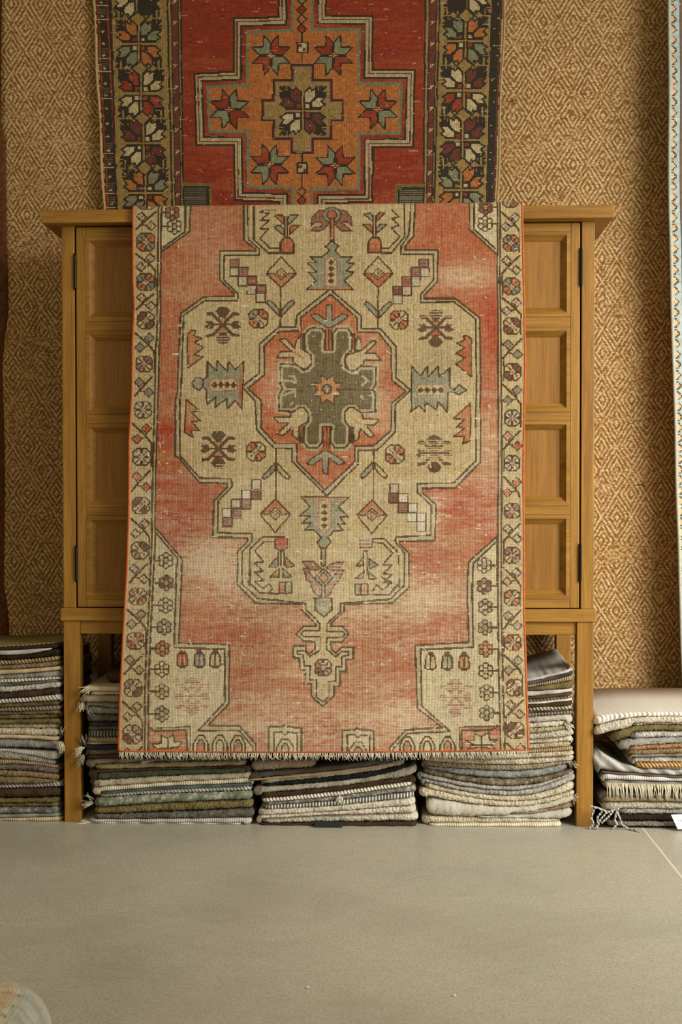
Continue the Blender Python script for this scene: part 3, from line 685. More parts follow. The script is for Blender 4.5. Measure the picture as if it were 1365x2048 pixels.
# ------------------------------------------------------------------ chart of the red rug hung on the wall
def chart_wall():
    BLK = lin((40, 32, 26)); RD = lin((142, 42, 18)); OR = lin((176, 106, 50)); TE = lin((112, 120, 92)); CR = lin((182, 158, 106)); TN = lin((150, 122, 68)); MR = lin((104, 48, 38)); GY = lin((126, 128, 96)); WH = lin((190, 172, 128)); OL = lin((120, 98, 44))
    c = Chart(170, -480, 1030, 640, 1.0, TN)

    def L(a, b):
        return [(a + (b - a) * -1.2, -500), (a, 0), (b, 415), (a + (b - a) * 1.55, 650)]
    e0, e1, e2, e3 = L(187, 208), L(222, 233), L(335, 345), L(362, 367)
    f0, f1, f2, f3 = L(1010, 994), L(985, 974), L(880, 869), L(851, 848)
    c.poly(e3 + f3[::-1], RD)
    c.poly(e0 + e1[::-1], BLK); c.poly(f0 + f1[::-1], BLK)

    def off(l, d): return [(x + d, y) for x, y in l]
    c.line(off(e0, 2), 4, CR); c.line(off(f0, -2), 4, CR)
    for d, w, cc in ((8, 3.5, RD), (27, 3, RD)): c.line(off(e0, d), w, cc)
    c.line(off(f0, -7), 3, MR); c.line(off(f1, 4), 3, BLK)
    rng = random.Random(3)
    y = -480
    while y < 640:
        k = y / 415; x = 187 + 21 * k; xr = 1010 - 15 * k
        for q in range(3): c.rect(x + 11, y + q * 4, x + 23, y + q * 4 + 1.4, lin((96, 84, 66)))
        c.dia(x + 16, y + 14, 4, 3, CR); c.rect(x + 4, y + 20, x + 30, y + 21.2, CR)
        if rng.random() < .8: c.dia(xr - 12 - rng.random() * 8, y + rng.random() * 20, 2, 2, CR)
        y += 23 + rng.random() * 8
    # flower columns
    pal = {'o': OR, 'g': GY, 'r': RD, 'm': MR, 'w': WH, 'k': BLK, 'c': CR}

    def star(x, y, s, q, twigs=True, sq=(RD, WH)):
        for i, (sx, sy) in enumerate(((-1, -1), (1, -1), (1, 1), (-1, 1))):
            f = pal[q[i]]

            def P(*a): return [(x + s * sx * u, y + s * sy * v) for u, v in a]
            if twigs:
                c.line(P((28, 30), (45, 47)), 5.2 * s, BLK)
                for (a, b) in (((33, 35), (46, 36)), ((33, 35), (34, 48)), ((38, 40), (39, 49)), ((30, 32), (46, 31)), ((29, 30), (29, 48))): c.line(P(a, b), 3.8 * s, BLK)
            c.shape(P((3.5, 15), (3.5, 37), (14, 47), (18, 40), (27, 46), (27, 30), (16, 17)), f, BLK, 3.4)
            c.shape(P((17, 5), (17, 17), (30, 28), (45, 28), (37, 18), (45, 13), (33, 5)), f, BLK, 3.4)
            c.rect(*[v for pt in (sorted([(x + s * sx * 4, y + s * sy * 4), (x + s * sx * 14, y + s * sy * 14)])) for v in pt] if False else (min(x + s * sx * 4, x + s * sx * 14), min(y + s * sy * 4, y + s * sy * 14), max(x + s * sx * 4, x + s * sx * 14), max(y + s * sy * 4, y + s * sy * 14)), sq[i % 2] if True else f, BLK, 2.6)
        for d in (-3.4, 3.4):
            c.line([(x - 35 * s, y + d), (x + 35 * s, y + d)], 2.8, BLK); c.line([(x + d, y - 38 * s), (x + d, y + 38 * s)], 2.8, BLK)
        c.line([(x - 36 * s, y), (x + 36 * s, y)], 2.6, TN); c.line([(x, y - 38 * s), (x, y + 38 * s)], 2.6, TN)
    for side in (0, 1):
        qs = ['gogo', 'rwrw', 'mwmw', 'ogog', 'kwkw', 'ogog', 'rwrw', 'mwmw', 'ogog', 'gwgw', 'mwmw'] if side == 0 else ['ogog', 'wmwm', 'wrwr', 'gogo', 'wkwk', 'gogo', 'wmwr', 'wmwm', 'gogo', 'wmwm', 'gogo']
        for k in range(-5, 6):
            y = (88 if side == 0 else 82) + (k - 0) * 99.5
            x = 278 + 13.5 * (y - 88) / 300 if side == 0 else 931.5 - 8.5 * (y - 82) / 300
            star(x, y, 0.98, qs[k + 5], True)
            m = y + 49.7; xx = x + (2 if side == 0 else -1.5)
            c.dia(xx, m, 16, 15, TN, BLK, 2.6)
            for d in (-1, 1):
                c.dia(xx + d * 26, m, 9, 10, TN, BLK, 2.6); c.line([(xx + d * 38, m - 15), (xx + d * 38, m + 15)], 3, TN); c.line([(xx + d * 34, m - 17), (xx + d * 34, m + 17)], 3, BLK); c.line([(xx + d * 42, m - 14), (xx + d * 42, m + 14)], 3, BLK)
                c.line([(xx + d * 30, m), (xx + d * 50, m)], 2, TN)
    # inner guards
    for a, b in ((e2, e3), (f3, f2)):
        c.poly(a + b[::-1], TN)
        m = 0.5 if a is e2 else 0.45
        c.poly([((1 - .28) * p[0] + .28 * q[0], p[1]) for p, q in zip(a, b)] + [((1 - .80) * p[0] + .80 * q[0], p[1]) for p, q in zip(a, b)][::-1], MR)
        for l in (a, b): c.line(l, 3.6, BLK)
        for t in (.27, .8): c.line([((1 - t) * p[0] + t * q[0], p[1]) for p, q in zip(a, b)], 2.4, BLK)
        y = -470
        while y < 640:
            k = y / 415; pa = a[1][0] + (a[2][0] - a[1][0]) * k; pb = b[1][0] + (b[2][0] - b[1][0]) * k; m = .46 * pa + .54 * pb
            c.line([(m - 3, y + 3), (m + 3, y - 3)], 2.6, WH); c.line([(m - 3, y - 3), (m, y)], 2.2, WH); y += 43
    c.line(e1, 3.6, BLK); c.line(f1, 3.6, BLK)
    # stepped cross medallion
    def cross(d):
        xl, xr = (387 + d, 466 + d, 556 + d), (832 - d, 746 - d, 654 - d)
        ya, yb, yc, yd = 33 + d, 142 + d, 294 - d, 406 - d
        return [(xl[2], -600), (xl[2], ya), (xl[1], ya + 2), (xl[1], yb), (xl[0], yb + 4), (xl[0] + 4, yc - 2), (xl[1] + 1, yc - 1), (xl[1] + 2, yd - 3), (xl[2] + 1, yd), (xl[2] + 2, 800),
                (xr[2], 800), (xr[2] - 1, yd + 2), (xr[1] + 1, yd + 1), (xr[1] + 2, yc + 3), (xr[0] - 3, yc + 2), (xr[0], yb - 3), (xr[1] + 1, yb - 3), (xr[1] + 2, ya - 2), (xr[2], ya - 3), (xr[2], -600)]
    for d, cc in ((0, BLK), (4, CR), (7.5, MR), (10, lin((176, 160, 122))), (15.5, BLK), (19, RD), (26, TE), (31.5, OR)): c.poly(cross(d), cc)
    # grey boxes in the field corners
    c.rect(366, 366, 424, 700, OL); c.rect(366, 372, 419, 700, BLK); c.rect(369, 377, 413, 700, lin((92, 84, 66)))
    c.rect(790, 368, 850, 700, OL); c.rect(796, 374, 850, 700, BLK); c.rect(800, 379, 846, 700, lin((112, 104, 84)))
    for k in range(60):
        y = 379 + k * 4.4; c.line([(369, y), (413, y)], 1.4, BLK); c.line([(800, y), (846, y)], 1.4, BLK)
    c.poly([(419, 410), (455, 414), (455, 418), (419, 418)], OL)
    # centre
    xs = (525, 547, 584, 626.5, 664, 687); ys = (131, 160.5, 201, 242, 279, 307)

    def cc_(d):
        x = [xs[0] + d, xs[1] + d, xs[2] + d, xs[3] - d, xs[4] - d, xs[5] - d]; y = [ys[0] + d, ys[1] + d, ys[2] + d, ys[3] - d, ys[4] - d, ys[5] - d]
        return [(x[2], y[0]), (x[3], y[0]), (x[3], y[1]), (x[4], y[1]), (x[4], y[2]), (x[5], y[2]), (x[5], y[3]), (x[4], y[3]), (x[4], y[4]), (x[3], y[4]), (x[3], y[5]), (x[2], y[5]), (x[2], y[4]), (x[1], y[4]), (x[1], y[3]), (x[0], y[3]), (x[0], y[2]), (x[1], y[2]), (x[1], y[1]), (x[2], y[1])]
    for d, k in ((-1.5, BLK), (1.8, RD), (4.4, GY), (6.5, TN)): c.poly(cc_(d), k)
    star(606, 222, 1.0, 'mwmw', True)

    def star8(x, y, r, q):
        for i, (sx, sy) in enumerate(((-1, -1), (1, -1), (1, 1), (-1, 1))):
            P = [(x + r * sx * u, y + r * sy * v) for u, v in ((.04, .06), (.02, .64), (.36, 1.02), (.40, .43), (.98, .41), (.60, .03))]
            c.shape(P, GY if (i + q) % 2 == 0 else RD, BLK, 2.8)
        c.dia(x, y, 5.5, 5.5, CR); c.line([(x - 4, y - 4), (x + 4, y + 4)], 1.6, RD); c.line([(x - 4, y + 4), (x + 4, y - 4)], 1.6, RD)
    for x, y, q in ((542.5, 111, 0), (667, 111, 1), (459, 219, 1), (756, 219, 0), (539.5, 330, 1), (671, 332, 0)): star8(x, y, 39, q)
    for y in (95.5, 337):
        c.rect(595, y - 10, 615, y + 10, CR, BLK, 3); c.rect(598, y - 7, 604, y, MR); c.rect(606, y + 1, 612, y + 7, MR); c.rect(606, y - 7, 612, y, WH); c.rect(598, y + 1, 604, y + 7, WH)
    for a, b in ((66, 85), (106, 130), (309, 326), (348, 372)): c.line([(604.5, a), (604.5, b)], 3, BLK)
    for y, f in ((-20, RD), (0, GY), (20, RD), (39, OR), (58, RD), (384, OR), (402, RD), (420, GY)): c.dia(604, y, 9, 9.5, f, BLK, 2.8)
    H, W = c.H, c.W
    ab = 0.45 * vnoise(H, W, 50, 6, 31) + .3 * vnoise(H, W, 16, 8, 32) + .4 * vnoise(H, W, 320, 50, 33) - .47
    isr = (np.abs(c.A - RD).sum(-1) < .004) | (np.abs(c.A - OR).sum(-1) < .004)
    f = np.clip(ab, -.5, .5)[..., None]
    v = np.where(f > 0, c.A * (1 - f) + lin((176, 98, 54)) * f, c.A * (1 + f) + lin((112, 24, 12)) * -f)
    c.A = np.where(isr[..., None], v, c.A)
    c.wear = np.clip(.05 + .30 * (vnoise(H, W, 560, 30, 35) > .90), 0, 1)
    return c


def chart_side():
    """narrow edge of the blue rug: stepped peach triangles on blue grey, dark inner stripe"""
    BG = lin((176, 190, 184)); PE = lin((224, 184, 140)); BLK = lin((60, 52, 44)); DB = lin((70, 84, 92)); RU = lin((132, 82, 52))
    c = Chart(0, 0, 300, 1500, 1.0, BG)
    for y in range(-10, 1500, 21):
        P = [(3, y - 8), (7, y - 8), (7, y - 5.5), (10, y - 5.5), (10, y - 2.5), (14, y - 2.5), (14, y + 2.5), (10, y + 2.5), (10, y + 5.5), (7, y + 5.5), (7, y + 8), (3, y + 8)]
        c.shape(P, PE, BLK, 1.8)
    c.rect(0, 0, 2.4, 1500, lin((196, 196, 180)))
    c.rect(20, 0, 24, 1500, DB); c.rect(24, 0, 60, 1500, RU); c.rect(60, 0, 64, 1500, DB); c.rect(64, 0, 230, 1500, lin((150, 78, 50))); c.rect(230, 0, 300, 1500, DB)
    for y in range(0, 1500, 60): c.dia(42, y, 14, 22, PE, BLK, 3); c.dia(145, y, 50, 26, BG, BLK, 4)
    c.wear[:] = .1
    return c


def chart_cushion():
    """cushion cover: border bands run parallel to its edges; u across, v from the far edge towards the viewer, in millimetres"""
    PL = lin((198, 188, 160)); PK = lin((206, 164, 128)); OR = lin((196, 128, 78)); BL = lin((140, 166, 166)); BRN = lin((120, 98, 70)); GR = lin((168, 172, 158))
    c = Chart(0, 0, 480, 480, 1.0, GR)

    def box(i, col): c.rect(i, i, 480 - i, 480 - i, col)
    box(10, PL); box(16, PK if False else lin((204, 184, 150)))
    for x in range(20, 470, 34):
        for a, b in ((x, 22), (x, 458), (22, x), (458, x)):
            c.dia(a, b, 10, 6, PK); c.dia(a + 12, b + 2, 3, 3, BRN)
    box(38, GR); box(40, BRN); box(42, PL); box(45, BRN); box(47, PL); box(50, BRN); box(51.5, lin((206, 198, 176)))
    for x in range(70, 440, 58):
        for a, b in ((x, 74), (x, 406), (74, x), (406, x)):
            c.ell(a - 7, b, 7, 6, PK, BRN, 2.4); c.ell(a + 7, b, 7, 6, PL, BRN, 2.4); c.rect(a - 17, b - 5, a - 13, b + 5, BRN)
    box(94, BL); box(100, OR)
    c.dia(240, 240, 110, 110, PL, BRN, 4); c.dia(240, 240, 70, 70, BL, BRN, 4)
    H, W = c.H, c.W
    c.A = c.A * (.85 + .3 * vnoise(H, W, 40, 26, 51))[..., None]
    c.wear = np.clip(.2 + .4 * vnoise(H, W, 60, 20, 52) - .2, 0, 1)
    return c


def rug_colors(ch, cx, cy, seed, amp=0.13, keep=1.0):
    rgb, w = ch.at(cx.ravel(), cy.ravel())
    ny, nx = cx.shape
    r = np.random.RandomState(seed)
    kn = r.normal(1.0, amp, (ny // 2 + 1, nx // 2 + 1)); kn = np.repeat(np.repeat(kn, 2, 0), 2, 1)[:ny, :nx]
    rgb = np.clip(rgb.reshape(ny, nx, 3) * np.clip(kn, .55, 1.5)[..., None], 0, 1)
    out = np.ones((ny, nx, 4)); out[..., :3] = rgb; out[..., 3] = w.reshape(ny, nx) * keep
    fl = r.rand(ny, nx) > 0.9985           # single white ground threads poking through
    out[fl, :3] = lin((206, 194, 164))
    return out


# ------------------------------------------------------------------ setting: floor, wall
def mat_floor():
    n = NT('polished_concrete')
    v = n.coords((1, 1, 1), rnd=False)
    a = n.noise(v, 2.2, 4, 0.6); b = n.noise(n.coords((1, .6, 1), rnd=False), 230.0, 4, 0.85); s = n.voro(v, 260.0)
    c = n.ramp(a, [(0.30, lin4((172, 170, 153))), (0.52, lin4((190, 188, 170))), (0.72, lin4((198, 190, 168)))])
    c = n.mix(n.math('MINIMUM', n.math('MAXIMUM', n.math('MULTIPLY', n.math('SUBTRACT', b, 0.42), 2.4), 0.0), 0.6), c, lin4((104, 96, 80)))
    g2 = n.noise(v, 34.0, 3, .6); c = n.mix(n.math('MULTIPLY', n.math('SUBTRACT', g2, .35), .55), c, lin4((150, 128, 104)))
    c = n.mix(n.math('MULTIPLY', n.math('LESS_THAN', s, 0.10), 0.35), c, lin4((196, 184, 158)))
    sp = n.new('ShaderNodeSeparateXYZ'); n.l.new(v, sp.inputs[0])
    j = n.math('LESS_THAN', n.math('ABSOLUTE', n.math('SUBTRACT', sp.outputs[0], 0.697)), 0.0021)
    c = n.mix(j, c, lin4((226, 214, 186)))
    n.color(c); n.b.inputs['Specular IOR Level'].default_value = 0.5
    n.put(n.b.inputs['Roughness'], n.math('ADD', 0.30, n.math('MULTIPLY', a, 0.16)))
    n.bump(n.math('SUBTRACT', b, n.math('MULTIPLY', j, 1.5)), 0.06, 0.001)
    return n.m


bm = bmesh.new(); add_box(bm, -3.2, 3.2, -4.6, 0.5, -0.12, 0.0, 0)
o = bm_obj('floor', bm, mat_floor()); o['kind'] = 'structure'
bm = bmesh.new(); add_box(bm, -3.2, 3.2, 0.48, 0.60, 0.0, 3.0, 0)
o = bm_obj('wall_back', bm, mat_plain('plaster', (176, 164, 140), 0.9, 0, 0.05)); o['kind'] = 'structure'


# ------------------------------------------------------------------ jute rugs on the wall
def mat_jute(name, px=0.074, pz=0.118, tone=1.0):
    n = NT(name)
    v = n.coords((1, 1, 1), rnd=True)
    wob = n.new('ShaderNodeTexNoise'); n.l.new(v, wob.inputs['Vector']); wob.inputs['Scale'].default_value = 16.0; wob.inputs['Detail'].default_value = 2
    off = n.new('ShaderNodeVectorMath', operation='SCALE'); n.l.new(wob.outputs['Color'], off.inputs[0]); off.inputs['Scale'].default_value = 0.0085
    va = n.new('ShaderNodeVectorMath', operation='ADD'); n.l.new(v, va.inputs[0]); n.l.new(off.outputs[0], va.inputs[1])
    sp = n.new('ShaderNodeSeparateXYZ'); n.l.new(va.outputs[0], sp.inputs[0])
    rowv = n.math('DIVIDE', sp.outputs[2], pz)
    fx = n.math('PINGPONG', n.math('DIVIDE', sp.outputs[0], px), 0.5); fz = n.math('PINGPONG', rowv, 0.5)
    d = n.math('ADD', fx, fz)
    st = n.math('SINE', n.math('MULTIPLY', d, 2 * PI * 6.5))
    st = n.math('ADD', n.math('MULTIPLY', st, 0.5), 0.5)
    # rows of plain cross weave interrupt the lozenges
    cb = n.new('ShaderNodeCombineXYZ'); n.l.new(n.math('MULTIPLY', sp.outputs[2], 13.0), cb.inputs[2]); n.l.new(n.math('MULTIPLY', sp.outputs[0], 3.0), cb.inputs[0])
    rows = n.noise(cb.outputs[0], 1.0, 2); pl = n.math('MULTIPLY', n.math('MAXIMUM', n.math('SUBTRACT', rows, 0.47), 0.0), 3.6)
    pl = n.math('MINIMUM', pl, 1.0)
    chk = n.math('MULTIPLY', n.math('SINE', n.math('MULTIPLY', sp.outputs[0], 2 * PI / 0.0145)), n.math('SINE', n.math('MULTIPLY', sp.outputs[2], 2 * PI / 0.0185)))
    chk = n.math('ADD', n.math('MULTIPLY', chk, 0.5), 0.5)
    mixm = n.new('ShaderNodeMix', data_type='FLOAT'); n.l.new(pl, mixm.inputs[0]); n.l.new(st, mixm.inputs[2]); n.l.new(chk, mixm.inputs[3])
    pat = mixm.outputs[0]
    m2 = n.new('ShaderNodeMapping'); n.l.new(va.outputs[0], m2.inputs[0]); m2.inputs['Scale'].default_value = (150, 150, 230)
    nub = n.voro(m2.outputs[0], 1.0); cell = n.voro(m2.outputs[0], 1.0, out='Color')
    sc = n.new('ShaderNodeSeparateColor'); n.l.new(cell, sc.inputs[0])
    nb = n.math('SUBTRACT', 1.0, n.math('MULTIPLY', nub, 1.15))
    h = n.math('ADD', n.math('MULTIPLY', n.math('MULTIPLY', nb, n.math('ADD', 0.35, n.math('MULTIPLY', pat, 0.65))), 0.72), n.math('MULTIPLY', pat, 0.24))
    h = n.math('ADD', h, n.math('MULTIPLY', n.math('SUBTRACT', sc.outputs[0], 0.5), 0.26))
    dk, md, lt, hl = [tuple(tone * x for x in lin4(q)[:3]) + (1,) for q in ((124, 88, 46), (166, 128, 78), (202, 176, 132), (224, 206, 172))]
    c = n.ramp(h, [(0.10, dk), (0.30, md), (0.60, lt), (0.90, hl)])
    m3 = n.new('ShaderNodeMapping'); n.l.new(v, m3.inputs[0]); m3.inputs['Scale'].default_value = (7, 7, 45)
    fl = n.noise(m3.outputs[0], 1.0, 4, .7)
    c = n.mix(n.math('MULTIPLY', n.math('GREATER_THAN', fl, 0.715), 0.8), c, lin4((48, 36, 24)))
    n.color(c); n.b.inputs['Roughness'].default_value = 0.95
    n.bump(h, 0.5, 0.006)
    return n.m


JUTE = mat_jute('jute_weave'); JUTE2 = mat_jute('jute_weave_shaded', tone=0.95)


def hung_sheet(name, x0, x1, z0, z1, Y, mat, t=0.012, nx=60, nz=80, amp=0.003, seed=1, parent=None, origin=True):
    """a hanging rug of even thickness with a slightly uneven face"""
    r = np.random.RandomState(seed); ph = r.rand(6) * 6
    bm = bmesh.new(); g = {}
    for s in (0, 1):
        for j in range(nz + 1):
            for i in range(nx + 1):
                u, v = i / nx, j / nz
                x = x0 + (x1 - x0) * u + 0.0025 * math.sin(v * 19 + ph[0]) * (1 if u in (0, 1) else 0); z = z0 + (z1 - z0) * v
                y = Y + amp * (math.sin(u * 9 + ph[1]) + math.sin(v * 11 + ph[2]) + .6 * math.sin(u * 23 + v * 17 + ph[3])) * (1 if s == 0 else .3) + (t if s else 0)
                g[s, i, j] = bm.verts.new((x, y, z))
    for j in range(nz):
        for i in range(nx):
            bm.faces.new((g[0, i, j], g[0, i + 1, j], g[0, i + 1, j + 1], g[0, i, j + 1]))
            bm.faces.new((g[1, i, j], g[1, i, j + 1], g[1, i + 1, j + 1], g[1, i + 1, j]))
    for j in range(nz):
        bm.faces.new((g[0, 0, j], g[0, 0, j + 1], g[1, 0, j + 1], g[1, 0, j])); bm.faces.new((g[0, nx, j], g[1, nx, j], g[1, nx, j + 1], g[0, nx, j + 1]))
    for i in range(nx):
        bm.faces.new((g[0, i, 0], g[1, i, 0], g[1, i + 1, 0], g[0, i + 1, 0])); bm.faces.new((g[0, i, nz], g[0, i + 1, nz], g[1, i + 1, nz], g[1, i, nz]))
    return bm_obj(name, bm, mat, parent, True, ((x0 + x1) / 2, Y, z0) if origin else (0, 0, 0))


YJ = 0.44
xa = at(8, 700, YJ)[0]; xm = at(600, 600, YJ)[0]; xb = at(1475, 600, YJ)[0]
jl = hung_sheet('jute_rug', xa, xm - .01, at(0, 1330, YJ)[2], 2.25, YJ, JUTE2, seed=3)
tag(jl, 'natural jute rug with lozenge weave hanging on the wall left of the cabinet', 'rug', 'jute rugs on the wall')
sel = hung_sheet('selvage', xa - .06 - jl.location.x, xa + .010 - jl.location.x, 0.0, 2.25 - jl.location.z, -0.004, mat_plain('selvage_brown', (92, 58, 30), .95, 0, .35), t=.014, nx=6, nz=60, amp=.002, seed=8, parent=jl, origin=False)
sel['label'] = 'dark brown edge band'
jr = hung_sheet('jute_rug', xm, xb, 0.03, 2.25, YJ, JUTE, seed=5)
tag(jr, 'golden jute rug with lozenge weave hanging on the wall right of the cabinet', 'rug', 'jute rugs on the wall')

# ------------------------------------------------------------------ red rug hung over the jute
RUGM = mat_rug('knotted_wool', shade=0.84); RUGW = mat_rug('knotted_wool_wall', shade=0.70)


def wall_rug():
    ch = chart_wall(); c = 2.0
    ys = np.arange(-470, 640 + c, c); nxx = 410; us = np.linspace(0, 1, nxx + 1)
    U, Yp = np.meshgrid(us, ys)
    k = Yp / 415.0
    kk = np.clip(k, -.35, 1.2)
    xl = 187 + 21 * kk + 1.2 * np.sin(Yp / 31.0); xr = 1010 - 15 * kk + 1.5 * np.sin(Yp / 43.0)
    Xp = xl + (xr - xl) * U
    Yd = 0.418 + 0.004 * np.sin(U * 8 + Yp / 90.0) + 0.003 * np.sin(Yp / 47.0 + 1.0)
    P = at_arr(Xp.ravel(), Yp.ravel(), Yd.ravel()).reshape(Xp.shape + (3,))
    cx = .25 * (Xp[1:, 1:] + Xp[:-1, 1:] + Xp[1:, :-1] + Xp[:-1, :-1]); cy = .25 * (Yp[1:, 1:] + Yp[:-1, 1:] + Yp[1:, :-1] + Yp[:-1, :-1])
    C = rug_colors(ch, cx, cy, 5, 0.14)
    K = np.zeros(P.shape); K[..., 0] = U * nxx * c / 3.6; K[..., 1] = (Yp + 470) / 3.6
    root = empty('wall_rug', (float(P[-1, nxx // 2, 0]), 0.418, float(P[-1, 0, 2])))
    tag(root, 'red and orange antique rug with stepped cross medallion hung on the wall above the cabinet', 'rug')
    org = np.array(root.location)
    sheet('pile', P - org, C, K, RUGW, root, back=0.008)
    CM = mat_plain('cord_beige', (178, 150, 104), .95)
    for e in (0, nxx):
        bm = bmesh.new(); add_tube(bm, [tuple(p - org) for p in P[::6, e]], 0.0024, 6)
        bm_obj('edge_cord', bm, CM, root, True)['label'] = 'beige overcast edge cord'
    return root


wall_rug()


def side_rug():
    ch = chart_side()
    ys = np.arange(-60, 1440, 2.5); ns = 100; us = np.linspace(0, 1, ns + 1)
    ex = np.interp(ys, [-60, 430, 560, 650, 780, 880, 1030, 1160, 1250, 1440], [1341, 1341.5, 1345, 1347.5, 1350.5, 1354, 1358, 1361.5, 1365, 1371])
    Yl = 0.335
    E = at_arr(ex, ys, np.full(len(ys), Yl))
    P = np.zeros((len(ys), ns + 1, 3))
    for j in range(len(ys)):
        w = us * 0.36
        P[j, :, 0] = E[j, 0] + w; P[j, :, 1] = Yl + 0.02 * np.sin(us * 5.0) + 0.05 * us + .004 * math.sin(j * .05); P[j, :, 2] = E[j, 2]
    U, V = np.meshgrid((us[1:] + us[:-1]) / 2, np.arange(len(ys) - 1) * 2.5)
    C = rug_colors(ch, U * 300, V, 9, .10)
    K = np.zeros(P.shape); K[..., 0] = us[None, :] * 100; K[..., 1] = (np.arange(len(ys)) * .8)[:, None]
    root = empty('side_rug', (float(P[-1, 0, 0]), Yl, float(P[-1, 0, 2])))
    tag(root, 'blue grey rug with peach triangle edge hanging at the right of the jute', 'rug')
    org = np.array(root.location)
    sheet('pile', P - org, C, K, RUGW, root, back=0.010)
    bm = bmesh.new(); add_tube(bm, [tuple(p - org + np.array([0, .004, 0])) for p in P[::8, 0]], 0.0042, 8)
    bm_obj('edge_cord', bm, mat_plain('cord_pale', (176, 182, 170), .95), root, True)['label'] = 'pale grey rolled edge'


side_rug()
# ------------------------------------------------------------------ oak cabinet
OAK_Z = mat_wood('oak_upright', 'z'); OAK_X = mat_wood('oak_level', 'x'); OAK_P = mat_wood('oak_panel', 'z', (152, 106, 42), (120, 78, 26), (168, 120, 54), 1.2)
IRON = mat_plain('black_iron', (34, 32, 30), .45, .7); DARK = mat_plain('cabinet_inside', (40, 28, 16), .9)


def Zp(py, px=400): return float(at(px, py, 0)[2])


